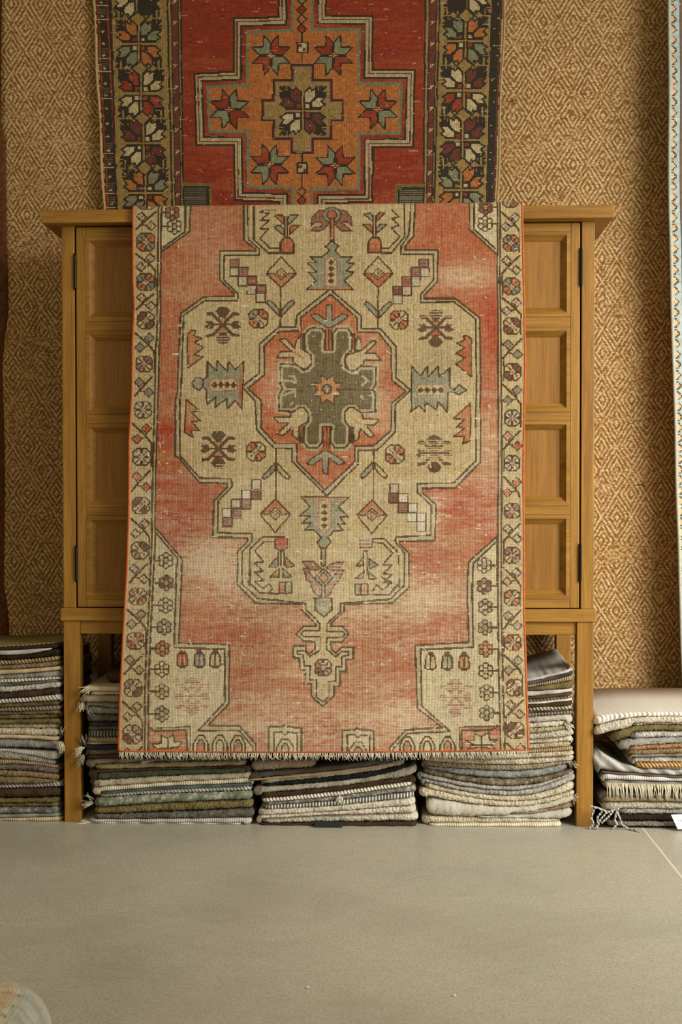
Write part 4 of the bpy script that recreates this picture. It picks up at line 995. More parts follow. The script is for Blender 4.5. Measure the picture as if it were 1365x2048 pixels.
def cabinet():
    root = empty('cabinet', (0, 0.2, 0))
    tag(root, 'honey oak two-door cabinet on legs with the faded medallion rug draped over its front', 'cabinet')
    org = (0, 0.2, 0)
    D = 0.4005; HW = 0.59

    def part(name, mat, *boxes, parent=None, bev=.0016):
        bm = bmesh.new()
        for b in boxes: add_box(bm, *b, bev)
        bmesh.ops.translate(bm, verts=bm.verts, vec=(-org[0], -org[1], -org[2]))
        return bm_obj(name, bm, mat, parent or root)
    zl0, zl1, zs0, zs1 = 0.4534, 0.4815, 1.33264, 1.36076
    part('top', OAK_X, (-HW - .0366, HW + .0366, -.0366, D + .012, zs0, zs1), bev=.002)
    part('ledge', OAK_X, (-HW - .0054, HW + .0054, -.0054, D, zl0, zl1), bev=.002)
    sw = 0.0285
    part('side', OAK_Z, (-HW, -HW + sw, 0, D, zl1, zs0)); part('side', OAK_Z, (HW - sw, HW, 0, D, zl1, zs0))
    part('back_panel', DARK, (-HW + sw, HW - sw, D - .012, D - .002, zl1, zs0), bev=0)
    lw = .0366
    part('apron', OAK_X, (-HW + lw, HW - lw, .006, .024, Zp(1268.5), zl0))
    part('apron', OAK_X, (-HW + lw, HW - lw, D - .024, D - .006, Zp(1268.5), zl0))
    for s in (-1, 1):
        part('apron', OAK_X, (s * (HW - .006) - (.018 if s > 0 else 0), s * (HW - .006) + (0 if s > 0 else .018), lw, D - lw, Zp(1268.5), zl0))
        for y0 in (0, D - lw):
            part('leg', OAK_Z, (s * HW - (lw if s > 0 else 0), s * HW + (0 if s > 0 else lw), y0, y0 + lw, 0, zl0))
    # doors with four framed panels each
    zt, zb = zs0 - .0025, zl1 + .002
    st = 0.0205
    rows_l = [(471.8, 641), (660.3, 828), (846.4, 1014), (1032, 1199)]
    for s in (-1, 1):
        xh = s * (HW - sw - .0035); xc = s * 0.0015
        x0, x1 = min(xh, xc), max(xh, xc)
        door = empty('door', (0, 0, 0)); door.parent = root
        px = 400 if s < 0 else 1000
        dz = 0.0
        R = [(Zp(b), Zp(a)) for a, b in rows_l] if s < 0 else [(float(at(1140, b, 0)[2]), float(at(1140, a, 0)[2])) for a, b in ((462, 633), (654, 823.7), (840.8, 1011.5), (1029.5, 1199))]
        bm_boxes = [(x0, x0 + st, .001, .022, zb, zt), (x1 - st, x1, .001, .022, zb, zt)]
        part('stile', OAK_Z, bm_boxes[0], parent=door); part('stile', OAK_Z, bm_boxes[1], parent=door)
        zs = [zt] + [v for r in R for v in (r[1], r[0])] + [zb]
        for k in range(0, len(zs), 2):
            part('rail', OAK_X, (x0 + st, x1 - st, .0015, .022, zs[k + 1], zs[k]), parent=door)
        for (za, zb_) in R:
            xa, xb = x0 + st, x1 - st
            # mitred moulding: flat face then a slope down to the recessed panel
            bm = bmesh.new()
            rings = []
            for d, y in ((0, .0005), (.0085, .0000), (.0095, .0016), (.0205, .0125), (.0205, .016)):
                rings.append([bm.verts.new((x, y - org[1], z - org[2])) for x, z in ((xa + d, za + d), (xb - d, za + d), (xb - d, zb_ - d), (xa + d, zb_ - d))])
            for a, b in zip(rings, rings[1:]):
                for i in range(4): bm.faces.new((a[i], a[(i + 1) % 4], b[(i + 1) % 4], b[i]))
            bm_obj('moulding', bm, OAK_X, door)
            part('panel', OAK_P, (xa + .015, xb - .015, .0135, .020, za + .015, zb_ - .015), parent=door, bev=0)
        hy = ((510.5, 577), (1094, 1160)) if s < 0 else ((499, 570), (1090, 1161.6))
        for a, b in hy:
            hx = 149.8 if s < 0 else (1164.6 if a < 800 else 1159.8)
            X = s * (HW - sw - .0015)
            z0, z1 = float(at(hx, b, 0)[2]), float(at(hx, a, 0)[2])
            bm = bmesh.new(); r = .0032
            prof = [(z0 - .004, .0012), (z0 - .002, .0028), (z0, .0018), (z0 + .001, r)]
            for k in range(1, 4):
                zz = z0 + (z1 - z0) * k / 4; prof += [(zz - .0006, r), (zz, r * .72), (zz + .0006, r)]
            prof += [(z1 - .001, r), (z1, .0018), (z1 + .002, .0028), (z1 + .004, .0012)]
            n = 10; rg = [[bm.verts.new((X + q * math.cos(2 * PI * i / n), -.0018 + q * math.sin(2 * PI * i / n) - org[1], z)) for i in range(n)] for z, q in prof]
            for A, B in zip(rg, rg[1:]):
                for i in range(n): bm.faces.new((A[i], A[(i + 1) % n], B[(i + 1) % n], B[i]))
            bm.faces.new(rg[0][::-1]); bm.faces.new(rg[-1])
            bm_obj('hinge', bm, IRON, door)['label'] = 'black iron butt hinge'
    return root


cabinet()


# ------------------------------------------------------------------ faded medallion rug draped over the cabinet
def draped_rug():
    ch = chart_draped(); c = 1.75
    YB = lambda y: -0.046 - 0.014 * np.clip((y - 420) / 1085.0, 0, 1)
    zt = 1.36076 + 0.0075; r = 0.014
    nxx = 470; us = np.linspace(0, 1, nxx + 1)
    ys = np.arange(290, 1503.5, c)
    U, Yp = np.meshgrid(us, ys)
    sag = 3.2 * np.sin(U * PI) * np.clip((Yp - 1300) / 200, 0, 1) - 2.0 * U * np.clip((Yp - 1300) / 200, 0, 1)
    Yq = Yp + sag
    xl = EDGE_L(Yp); xr = EDGE_R(Yp)
    Xp = xl + (xr - xl) * U
    ripple = 0.0035 * np.sin(U * 10 + 1.0) * np.clip((Yp - 500) / 900, 0, 1) + 0.0022 * np.sin(U * 23 + Yp / 160.0) * np.clip((Yp - 600) / 700, 0, 1) + 0.0012 * np.sin(Yp / 60.0 + U * 5)
    Yd = YB(Yp) + ripple * 1.1
    P = at_arr(Xp.ravel(), Yq.ravel(), Yd.ravel()).reshape(Xp.shape + (3,))
    # fold over the front edge of the top, then lie on it
    s = P[..., 2] - (zt - r)
    a = np.clip(s / r, 0, PI / 2); ov = np.maximum(s - r * PI / 2, 0)
    on = s > 0
    P[..., 1] = np.where(on, P[..., 1] + r * (1 - np.cos(a)) + ov, P[..., 1])
    P[..., 2] = np.where(on, zt - r + r * np.sin(a), P[..., 2])
    cx = .25 * (Xp[1:, 1:] + Xp[:-1, 1:] + Xp[1:, :-1] + Xp[:-1, :-1]); cy = .25 * (Yq[1:, 1:] + Yq[:-1, 1:] + Yq[1:, :-1] + Yq[:-1, :-1])
    C = rug_colors(ch, cx, cy, 2, 0.13)
    K = np.zeros(P.shape); K[..., 0] = U * nxx * c / 3.1; K[..., 1] = (Yp - 290) / 3.1
    root = empty('draped_rug', (0.0, -0.06, float(P[-1, :, 2].min()) - .015))
    tag(root, 'faded salmon and cream vintage medallion rug draped over the front of the oak cabinet', 'rug')
    org = np.array(root.location)
    sheet('pile', P - org, C, K, RUGM, root, back=0.0055)
    OCH = mat_plain('orange_binding', (186, 92, 46), .9, 0, .2)
    rng = random.Random(9)
    for e in (0, nxx):
        bm = bmesh.new(); add_tube(bm, [tuple(p - org + np.array([(-.0012 if e == 0 else .0012), .0015, 0])) for p in P[::3, e]], 0.0027, 8)
        bm_obj('binding', bm, OCH, root, True)['label'] = 'orange overcast side binding'
    bm = bmesh.new(); add_tube(bm, [tuple(p - org + np.array([0, -.0012, 0.001])) for p in P[-1, ::4]], 0.0016, 6)
    bm_obj('hem_thread', bm, OCH, root, True)['label'] = 'orange hem thread'
    bm = bmesh.new(); n = 520
    for k in range(n):
        u = (k + rng.random()) / n; i = min(nxx, int(u * nxx)); p = P[-1, i] - org
        L = .0105 + .008 * rng.random(); dx = rng.gauss(0.0015, .0048); dy = -.002 - .003 * rng.random()
        add_tube(bm, [p, p + np.array([dx * .3, dy, -L * .5]), p + np.array([dx + rng.gauss(0, .001), dy * .6, -L])], .0008, 4, .0004)
    o = bm_obj('fringe', bm, mat_plain('fringe_cotton', (214, 206, 184), .95, 0, .15), root, True); o['label'] = 'short off-white fringe'
    return root


draped_rug()
# ------------------------------------------------------------------ folded rugs in five stacks
PALETTE = dict(CR=(228, 218, 190), WH=(240, 235, 220), TN=(184, 160, 120), SA=(208, 192, 158), OL=(158, 144, 92), GY=(158, 153, 138), LG=(206, 203, 190), DG=(96, 92, 84), BK=(36, 34, 33), BR=(98, 78, 58), DB=(70, 54, 42),
               BG=(150, 152, 146), TL=(104, 124, 120), NV=(56, 58, 58), GN=(112, 124, 84), RU=(164, 88, 54), PK=(212, 190, 166), LI=(206, 198, 200), OR=(200, 150, 82))
_mats = {}


def mat_layer(kind, a, b):
    key = (kind, a, b)
    if key in _mats: return _mats[key]
    n = NT('wool_' + kind)
    v = n.coords((1, 1, 1)); A, B = lin4(PALETTE[a]), lin4(PALETTE[b])
    sp = n.new('ShaderNodeSeparateXYZ'); n.l.new(n.coords((1, 1, 1), rnd=False), sp.inputs[0])
    x, y, z = sp.outputs
    n1 = n.noise(v, 130.0, 3, .7); n2 = n.noise(v, 22.0, 2)
    if kind == 'pile':
        h = n.noise(v, 330.0, 3, .75); f = n.math('ADD', n.math('MULTIPLY', h, .7), n.math('MULTIPLY', n2, .35)); bs, bd = .9, .006; st = (.42, .62)
    elif kind == 'loop':
        w = n.voro(n.coords((1, 1, .8)), 190.0); h = n.math('SUBTRACT', 1.0, w); f = n.math('ADD', n.math('MULTIPLY', h, .5), n.math('MULTIPLY', n1, .5)); bs, bd = .9, .005; st = (.30, .80)
    elif kind == 'chunky':
        w = n.voro(n.coords((1, 1, 1)), 62.0); h = n.math('SUBTRACT', 1.0, n.math('MULTIPLY', w, 1.2)); f = n.math('ADD', n.math('MULTIPLY', h, .8), n.math('MULTIPLY', n1, .25)); bs, bd = 1.0, .012; st = (.34, .80)
    elif kind == 'braid':
        t = n.math('ADD', n.math('MULTIPLY', x, 780.0), n.math('MULTIPLY', z, 520.0)); h = n.math('ADD', n.math('MULTIPLY', n.math('SINE', t), .5), .5)
        f = n.math('ADD', n.math('MULTIPLY', h, .7), n.math('MULTIPLY', n1, .6)); bs, bd = .8, .004; st = (.25, .95)
    elif kind == 'rib':
        h = n.math('ADD', n.math('MULTIPLY', n.math('SINE', n.math('MULTIPLY', x, 1250.0)), .5), .5); f = n.math('ADD', n.math('MULTIPLY', h, .45), n.math('MULTIPLY', n1, .55)); bs, bd = .5, .002; st = (.32, .72)
    elif kind == 'dash':
        h = n.math('GREATER_THAN', n.math('SINE', n.math('MULTIPLY', x, 900.0)), -.35); f = n.math('MULTIPLY', h, 1.0); bs, bd = .4, .002; st = (.4, .6)
    elif kind == 'spots':
        w = n.voro(v, 85.0); h = n.noise(v, 300.0, 3, .75); f = n.math('ADD', n.math('MULTIPLY', n.math('SUBTRACT', 1.0, w), .40), n.math('MULTIPLY', h, .60)); bs, bd = .9, .006; st = (.46, .70)
    elif kind == 'stripes':
        t = n.math('ADD', n.math('MULTIPLY', x, 640.0), n.math('MULTIPLY', y, 430.0)); h = n.math('ADD', n.math('MULTIPLY', n.math('SINE', t), .5), .5)
        f = n.math('ADD', n.math('MULTIPLY', h, .6), n.math('MULTIPLY', n1, .7)); bs, bd = .7, .004; st = (.30, .62)
    elif kind == 'flank':
        t = n.math('ADD', n.math('MULTIPLY', x, 190.0), n.math('MULTIPLY', z, 200.0)); h = n.math('ADD', n.math('MULTIPLY', n.math('SINE', t), .5), .5)
        f = n.math('ADD', n.math('MULTIPLY', h, .55), n.math('MULTIPLY', n1, .5)); bs, bd = .7, .004; st = (.36, .72)
    else:  # flat weave
        h = n.noise(v, 520.0, 2, .6); f = n.math('ADD', n.math('MULTIPLY', h, .5), n.math('MULTIPLY', n2, .5)); bs, bd = .35, .002; st = (.42, .60)
    soft = .16 if kind in ('pile', 'spots', 'flat', 'dash') else .30
    B = tuple((1 - soft) * q + soft * w for q, w in zip(B, A))
    c = n.ramp(f, [(st[0], B), (st[1], A)])
    h = n.math('ADD', h, n.math('MULTIPLY', n.noise(v, 800.0, 2, .7), .5))
    fz = n.noise(v, 620.0, 2, .8)
    c = n.mix(n.math('MINIMUM', n.math('MAXIMUM', n.math('MULTIPLY', n.math('SUBTRACT', .50, fz), 3.2), 0.0), .55), c, tuple(.45 * q for q in B[:3]) + (1,))
    n.color(n.mix(n.math('MULTIPLY', n.noise(n.coords((9, 9, 60)), 1.0, 3), .20), c, B))
    n.b.inputs['Roughness'].default_value = 1.0; n.b.inputs['Specular IOR Level'].default_value = .04
    n.bump(h, bs, bd)
    _mats[key] = n.m
    return n.m


ORD = 'bottom second third fourth fifth sixth seventh eighth ninth tenth eleventh twelfth thirteenth fourteenth fifteenth sixteenth seventeenth eighteenth nineteenth twentieth twenty-first twenty-second twenty-third twenty-fourth twenty-fifth twenty-sixth twenty-seventh twenty-eighth twenty-ninth thirtieth thirty-first thirty-second thirty-third thirty-fourth thirty-fifth thirty-sixth'.split()
ARMS = {}


def smooth_interp(x, xs, ys):
    if len(xs) < 3: return np.interp(x, xs, ys)
    y = np.interp(x, xs, ys); k = 9
    for _ in range(3):
        yp = np.pad(y, k, mode='edge'); yp[:k] = y[0] - (y[1] - y[0]) * np.arange(k, 0, -1); yp[-k:] = y[-1] + (y[-1] - y[-2]) * np.arange(1, k + 1)
        y = np.convolve(yp, np.ones(2 * k + 1) / (2 * k + 1), 'valid')
    return y


def stack(key, where, group, ox, oy, sc, Y0, depth, layers, seed, minz=0.0035):
    rng = random.Random(seed)
    # shared height profile over the length of the stack
    xa = min(p[0] for l in layers for p in l[4]); xb = max(p[0] for l in layers for p in l[4])
    GX = np.linspace(at(ox + xa / sc, 1500, Y0)[0] - .03, at(ox + xb / sc, 1500, Y0)[0] + .03, 400)
    H = np.zeros_like(GX); out = []
    for li, L in enumerate(layers):
        desc, kind, a, b, pts = L[:5]; opt = L[5] if len(L) > 5 else {}
        w = [at(ox + X / sc, oy + Yv / sc, Y0) for X, Yv in pts]
        xs = [p[0] for p in w]; zs = [p[2] for p in w]
        n = max(24, int((xs[-1] - xs[0]) / .0032)); n = min(n, 150)
        X = np.linspace(xs[0], xs[-1], n + 1)
        zt = smooth_interp(X, xs, zs)
        zb = np.interp(X, GX, H)
        if opt.get('flatbase'): zb = np.maximum(zb, np.minimum.accumulate(zt) * 0 + zb)
        mt = opt.get('thick', .021)
        zb = np.maximum(zb, zt - mt)
        zt = np.maximum(zt, zb + minz)
        k = 3; zt = np.convolve(np.pad(zt, k, mode='edge'), np.ones(2 * k + 1) / (2 * k + 1), 'valid'); zt = np.maximum(zt, zb + minz)
        m = (GX >= xs[0]) & (GX <= xs[-1]); H[m] = np.maximum(H[m], np.interp(GX[m], X, zt))
        t = zt - zb
        yo = opt.get('y', rng.uniform(-.006, .006)); dp = opt.get('depth', depth + rng.uniform(-.015, .015))
        # section: rounded front fold, flat top and bottom, back
        NF = 9; ang = np.linspace(-PI / 2, PI / 2, NF)
        rad = opt.get('nose', 0.9)
        org = np.array([X.mean(), Y0 + dp / 2, float(zb.min())])
        s = np.linspace(0, 1, n + 1); V = []
        ph = rng.random() * 6
        for i in range(n + 1):
            e = min(s[i], 1 - s[i]) * (xs[-1] - xs[0])        # distance from the nearer end
            r = max(t[i] * .5, .002); q = min(1.0, e / r); q = math.sqrt(max(0.0, 1 - (1 - q) ** 2)); q = .30 + .70 * q
            cr = .010 * max(0.0, 1 - e / .018) ** 2           # rounded corner in plan
            zc = (zt[i] + zb[i]) / 2; hh = t[i] / 2 * q * .92
            wob = .0015 * math.sin(i * .35 + ph) + .001 * math.sin(i * .13 + ph * 2)
            bub = 0.0
            if opt.get('bub'):
                bub = -.0035 * abs(math.sin(PI * (X[i] - xs[0]) / opt['bub']))
            yf = Y0 + yo + wob + cr
            ring = [(X[i], yf + hh * rad * (1 - math.cos(g)) + bub * math.cos(g), zc + hh * math.sin(g) * (1.0 if not opt.get('bub') else .92 + .08 * abs(math.sin(PI * (X[i] - xs[0]) / opt['bub'])))) for g in ang]
            sl = opt.get('rise', 0.0)
            ring += [(X[i], yf + dp * .5, zc + hh + sl * .5), (X[i], Y0 + yo + dp - cr, zc + hh + sl), (X[i], Y0 + yo + dp - cr, zc - hh), (X[i], yf + dp * .5, zc - hh)]
            V.append(ring)
        V = np.array(V) - org; R = V.shape[1]
        nz = {'pile': .0008, 'spots': .0008, 'loop': .0006, 'chunky': .0005}.get(kind, .0002)
        V[1:-1, :NF, :] += np.random.RandomState(seed * 100 + li).normal(0, nz, V[1:-1, :NF, :].shape) * np.minimum(1, t[1:-1] / .012)[:, None, None]
        vs = V.reshape(-1, 3)
        F = []
        for i in range(n):
            for k2 in range(R):
                k3 = (k2 + 1) % R; F.append((i * R + k2, (i + 1) * R + k2, (i + 1) * R + k3, i * R + k3))
        F.append(tuple(range(R))); F.append(tuple(n * R + k2 for k2 in range(R))[::-1])
        me = bpy.data.meshes.new('folded_rug'); me.from_pydata([tuple(p) for p in vs], [], F); me.update()
        me.polygons.foreach_set('use_smooth', np.ones(len(F), bool))
        o = link('folded_rug', me, mat_layer(kind, a, b)); o.location = org
        pos = ORD[li]; last = li == len(layers) - 1
        lab = f"{desc} folded rug, {'topmost' if last else pos + (' from floor' if li else '')}{' of' if (last or not li) else ','} {where}"
        tag(o, lab, 'rug', group)
        out.append((o, X, zb, zt, org, Y0 + yo))
    return out


def tassel(parent, x, y, z, dx, dz, mat, n=16, L=.03, seed=1, spread=.010, r=.0011):
    """loose tuft of yarn ends; world position of the root, mean direction"""
    rng = random.Random(seed); org = Vector(parent.location); bm = bmesh.new()
    for k in range(n):
        e = Vector((dx * L + rng.gauss(0, spread * .6), -.006 - rng.random() * .008, dz * L + rng.gauss(0, spread * .6)))
        p = Vector((x, y, z)) - org + Vector((rng.gauss(0, .0022), 0, rng.gauss(0, .0022)))
        m = p + e * .5 + Vector((rng.gauss(0, .002), -.002, rng.gauss(0, .002)))
        add_tube(bm, [p, m, p + e], r, 5, r * .55)
    return bm_obj('tassel', bm, mat, parent, True)


YARN = mat_plain('yarn_cream', (214, 204, 176), .95, 0, .12); YARN2 = mat_plain('yarn_grey', (176, 168, 148), .95, 0, .2)

# bottom-up: description, weave, colours, top edge
A = [
    ('pale tan ribbed', 'rib', 'SA', 'TN', [(-290, 1856), (0, 1852), (562, 1836)]),
    ('blue edged', 'flat', 'TL', 'GY', [(-290, 1818), (0, 1812), (560, 1802)]),
    ('grey speckled', 'spots', 'LG', 'DG', [(-290, 1758), (0, 1752), (545, 1748)]),
    ('olive brown looped', 'loop', 'OL', 'BR', [(-290, 1715), (0, 1711), (550, 1704)]),
    ('dull olive', 'pile', 'OL', 'BR', [(-290, 1674), (0, 1670), (540, 1662)]),
    ('dark brown shaggy', 'pile', 'BR', 'DB', [(-290, 1584), (0, 1580), (555, 1568)]),
    ('grey and white braided', 'braid', 'LG', 'DG', [(-290, 1542), (0, 1540), (300, 1540), (562, 1514)]),
    ('dark tan', 'pile', 'TN', 'BR', [(-290, 1470), (0, 1468), (300, 1470), (520, 1506)]),
    ('thin brown', 'loop', 'TN', 'BR', [(-290, 1410), (0, 1414), (300, 1420), (535, 1452)]),
    ('greyish brown', 'pile', 'GY', 'BR', [(-290, 1360), (0, 1362), (300, 1354), (530, 1400)]),
    ('brown ribbed', 'rib', 'TN', 'BR', [(-290, 1310), (0, 1314), (280, 1330), (535, 1374)]),
    ('grey brown sloping', 'loop', 'LG', 'BR', [(-290, 1232), (0, 1240), (250, 1282), (500, 1336)]),
    ('thin pale grey', 'rib', 'LG', 'GY', [(-290, 1216), (0, 1218), (300, 1242), (530, 1246)]),
    ('mottled blue grey', 'spots', 'LG', 'BG', [(-290, 1124), (0, 1122), (280, 1127), (555, 1146)]),
    ('thin tan', 'flat', 'SA', 'TN', [(-290, 1086), (0, 1086), (280, 1092), (540, 1108)]),
    ('pale yellow', 'loop', 'CR', 'SA', [(-290, 1030), (0, 1030), (280, 1034), (530, 1038)]),
    ('cream looped', 'loop', 'CR', 'OL', [(-290, 990), (0, 990), (280, 988), (535, 986)]),
    ('olive green', 'pile', 'OL', 'BR', [(-290, 956), (0, 955), (280, 950), (555, 942)]),
    ('straw coloured', 'loop', 'OL', 'BR', [(-290, 914), (0, 912), (280, 905), (540, 902)]),
    ('tan knotted', 'pile', 'TN', 'BR', [(-290, 882), (0, 880), (280, 870), (560, 862)]),
    ('grey braided', 'braid', 'GY', 'BR', [(-290, 852), (0, 850), (280, 838), (555, 824)]),
    ('yellow olive', 'pile', 'OL', 'BR', [(-290, 810), (0, 806), (280, 790), (545, 774)]),
    ('white and black braided', 'braid', 'WH', 'DG', [(-290, 772), (0, 766), (280, 750), (566, 716)]),
    ('dark brown', 'pile', 'BR', 'DB', [(-290, 712), (0, 706), (280, 686), (560, 656)]),
    ('off-white thick', 'loop', 'WH', 'GY', [(-290, 660), (0, 656), (280, 636), (556, 606)]),
    ('grey', 'pile', 'GY', 'DG', [(-290, 625), (0, 621), (280, 602), (540, 582)]),
    ('white cord edged', 'braid', 'WH', 'GY', [(-290, 596), (0, 592), (280, 574), (548, 566)]),
    ('fluffy pale grey', 'pile', 'LG', 'GY', [(-290, 550), (0, 546), (280, 526), (562, 498)]),
    ('thin sand coloured', 'flat', 'SA', 'TN', [(-290, 506), (0, 501), (280, 490), (562, 464)]),
    ('tan twisted', 'loop', 'TN', 'BR', [(-290, 462), (0, 456), (280, 442), (550, 406)]),
    ('tan brown', 'braid', 'TN', 'BR', [(-290, 420), (0, 416), (280, 402), (545, 372)]),
    ('black patterned', 'spots', 'BK', 'DB', [(-290, 364), (0, 360), (250, 376), (400, 320), (552, 296)], {'depth': .26}),
    ('pale cream uneven', 'flat', 'LG', 'GY', [(-290, 326), (0, 326), (240, 318), (400, 296), (470, 300)], {'depth': .22}),
    ('black flat', 'flat', 'BK', 'DB', [(-290, 300), (0, 298), (280, 286), (560, 258)], {'depth': .21, 'y': .004}),
    ('olive hemmed', 'stripes', 'OL', 'DB', [(-290, 294), (0, 291), (280, 278), (565, 248)], {'depth': .20, 'y': .012, 'rise': .004}),
]
sA = stack('A', 'stack left of the cabinet', 'folded rugs in the stack left of the cabinet', 0, 1230, 4.552, 0.004, 0.34, A, 11)
o = sA[13][0]; p = at(0 + 552 / 4.552, 1230 + 1160 / 4.552, -.002); tassel(o, p[0], p[1], p[2], .3, -1.2, YARN, 22, .014, 5, .006)
o = sA[14][0]; p = at(124, 1230 + 1080 / 4.552, 0); tassel(o, p[0], p[1] - .002, p[2], .2, 1, YARN2, 8, .012, 6, .004)

B = [
    ('white fringed', 'rib', 'WH', 'GY', [(58, 1254), (600, 1252), (1185, 1246)]),
    ('grey and white ribbed', 'rib', 'LG', 'GY', [(130, 1222), (600, 1221), (1240, 1212)]),
    ('grey brown shaggy', 'spots', 'GY', 'DG', [(160, 1192), (600, 1180), (1256, 1150)]),
    ('olive looped', 'loop', 'OL', 'BR', [(162, 1146), (600, 1112), (1250, 1086)]),
    ('green with white dots', 'spots', 'WH', 'GN', [(165, 1080), (600, 1052), (1246, 1030)]),
    ('white braided', 'braid', 'WH', 'GY', [(200, 1050), (600, 1018), (1240, 992)]),
    ('thin teal', 'flat', 'TL', 'NV', [(205, 1040), (600, 1002), (1240, 976)]),
    ('cream woven', 'rib', 'CR', 'SA', [(150, 1004), (600, 972), (1252, 940)]),
    ('cream and green', 'pile', 'CR', 'SA', [(160, 958), (600, 928), (1240, 904)]),
    ('grass green', 'pile', 'GN', 'NV', [(180, 904), (600, 884), (1205, 868)]),
    ('thin olive brown', 'flat', 'BR', 'DB', [(120, 886), (600, 872), (1235, 860)]),
    ('wheat looped', 'loop', 'SA', 'OL', [(165, 850), (600, 836), (1200, 820)]),
    ('taupe flat', 'flat', 'GY', 'BR', [(98, 816), (600, 802), (1196, 790)]),
    ('dark brown ribbed', 'rib', 'BR', 'DB', [(110, 784), (1180, 762)]),
    ('brown', 'pile', 'GY', 'BR', [(100, 748), (1180, 726)]),
    ('navy', 'flat', 'NV', 'BK', [(105, 718), (1180, 698)]),
    ('thin cream edged', 'flat', 'CR', 'GY', [(100, 700), (1180, 684)]),
    ('beige braided', 'braid', 'SA', 'BR', [(118, 664), (1170, 650)]),
    ('black with white dashes', 'dash', 'BK', 'GY', [(122, 614), (1170, 604)]),
    ('charcoal and cream', 'braid', 'GY', 'BK', [(120, 588), (1170, 580)]),
    ('charcoal', 'pile', 'DG', 'BK', [(125, 562), (1170, 556)]),
    ('grey tufted', 'pile', 'GY', 'DG', [(112, 504), (400, 510), (1170, 504)]),
    ('white marbled', 'spots', 'WH', 'GY', [(118, 448), (300, 470), (1165, 466)]),
    ('blue edged grey', 'spots', 'LG', 'BG', [(84, 424), (1160, 424)]),
    ('soft tan', 'pile', 'SA', 'TN', [(64, 378), (1150, 374)]),
    ('white ridged', 'rib', 'WH', 'GY', [(125, 352), (1150, 346)]),
    ('cream tasselled', 'flat', 'CR', 'TN', [(92, 312), (200, 318), (1120, 318)]),
    ('dark brown blanket-soft', 'stripes', 'BR', 'DB', [(215, 232), (300, 224), (1100, 226)], {'y': .05, 'depth': .25, 'rise': .018, 'thick': .04}),
]
sB = stack('B', 'left stack under the cabinet', 'folded rugs in the left stack under the cabinet', 140, 1280, 3.4125, -0.010, 0.33, B, 12)


def tz(i, s, px, py, dx, dz, m, n=16, L=.03, seed=1, spread=.01):
    p = at(px, py, s[i][5]); tassel(s[i][0], p[0], s[i][5] + .004, p[2], dx, dz, m, n, L, seed, spread)


tz(26, sB, 178, 1374, -.6, -.5, YARN, 26, .020, 21, .010); tz(15, sB, 164, 1496, -.8, -.6, YARN, 18, .016, 22, .008); tz(16, sB, 168, 1490, -.2, 1, YARN2, 8, .02, 28, .006)
tz(14, sB, 166, 1512, -.7, -.9, YARN2, 14, .016, 23, .008); tz(23, sB, 165, 1404, -.2, -1, YARN, 12, .016, 24, .005); tz(22, sB, 174, 1416, .7, -.8, YARN2, 8, .016, 29, .005)
tz(3, sB, 183, 1608, -1, -.1, YARN2, 14, .016, 25, .008); tz(4, sB, 182, 1600, -.4, .9, YARN2, 8, .014, 26, .006); tz(0, sB, 172, 1650, -1, -.05, YARN, 18, .016, 27, .004)

Cl = [
    ('dark brown flecked', 'pile', 'BR', 'DB', [(136, 603), (600, 594), (1272, 589)]),
    ('thick cream', 'loop', 'WH', 'SA', [(150, 563), (600, 538), (1284, 523)]),
    ('cream with rosy flecks', 'loop', 'WH', 'PK', [(118, 543), (600, 517), (1266, 468)]),
    ('ivory looped', 'loop', 'WH', 'SA', [(132, 500), (600, 480), (1262, 412)]),
    ('black and white dashed', 'dash', 'BK', 'WH', [(178, 470), (600, 448), (1252, 372)]),
    ('black-flecked white', 'spots', 'WH', 'DG', [(158, 447), (600, 412), (1268, 320)]),
    ('white braided', 'braid', 'WH', 'SA', [(160, 424), (600, 386), (1236, 300)]),
    ('umber brown', 'pile', 'BR', 'DB', [(148, 386), (600, 352), (1268, 260)]),
    ('cream', 'pile', 'CR', 'GY', [(94, 342), (600, 310), (1000, 262), (1274, 178)]),
    ('black woolly', 'pile', 'BK', 'NV', [(168, 316), (600, 270), (1000, 225), (1205, 168)]),
    ('stone coloured', 'pile', 'SA', 'GY', [(150, 270), (600, 232), (1000, 182), (1185, 134)]),
    ('tan bound dark', 'flat', 'DG', 'DB', [(40, 240), (600, 195), (1000, 140), (1120, 122)]),
    ('pinkish beige', 'pile', 'PK', 'TN', [(80, 142), (545, 137)], {'depth': .28, 'thick': .035}),
]
sC = stack('C', 'middle stack under the cabinet', 'folded rugs in the middle stack under the cabinet', 480, 1480, 3.592, -0.014, 0.33, Cl, 13)
tz(5, sC, 680, 1594, 0, -.6, mat_plain('yarn_white', (236, 230, 214), .9), 30, .012, 31, .006)
# tan binding along the lower front edge of the dark rug
o, X, zb, zt, org, yf = sC[11]
bm = bmesh.new(); add_tube(bm, [(X[i] - org[0], yf - org[1] - .0005, zt[i] - .0150 - org[2]) for i in range(2, len(X) - 2, 4)], .0020, 8)
bm_obj('binding', bm, mat_plain('binding_tan', (168, 140, 110), .9), o, True)['label'] = 'pinkish tan binding'

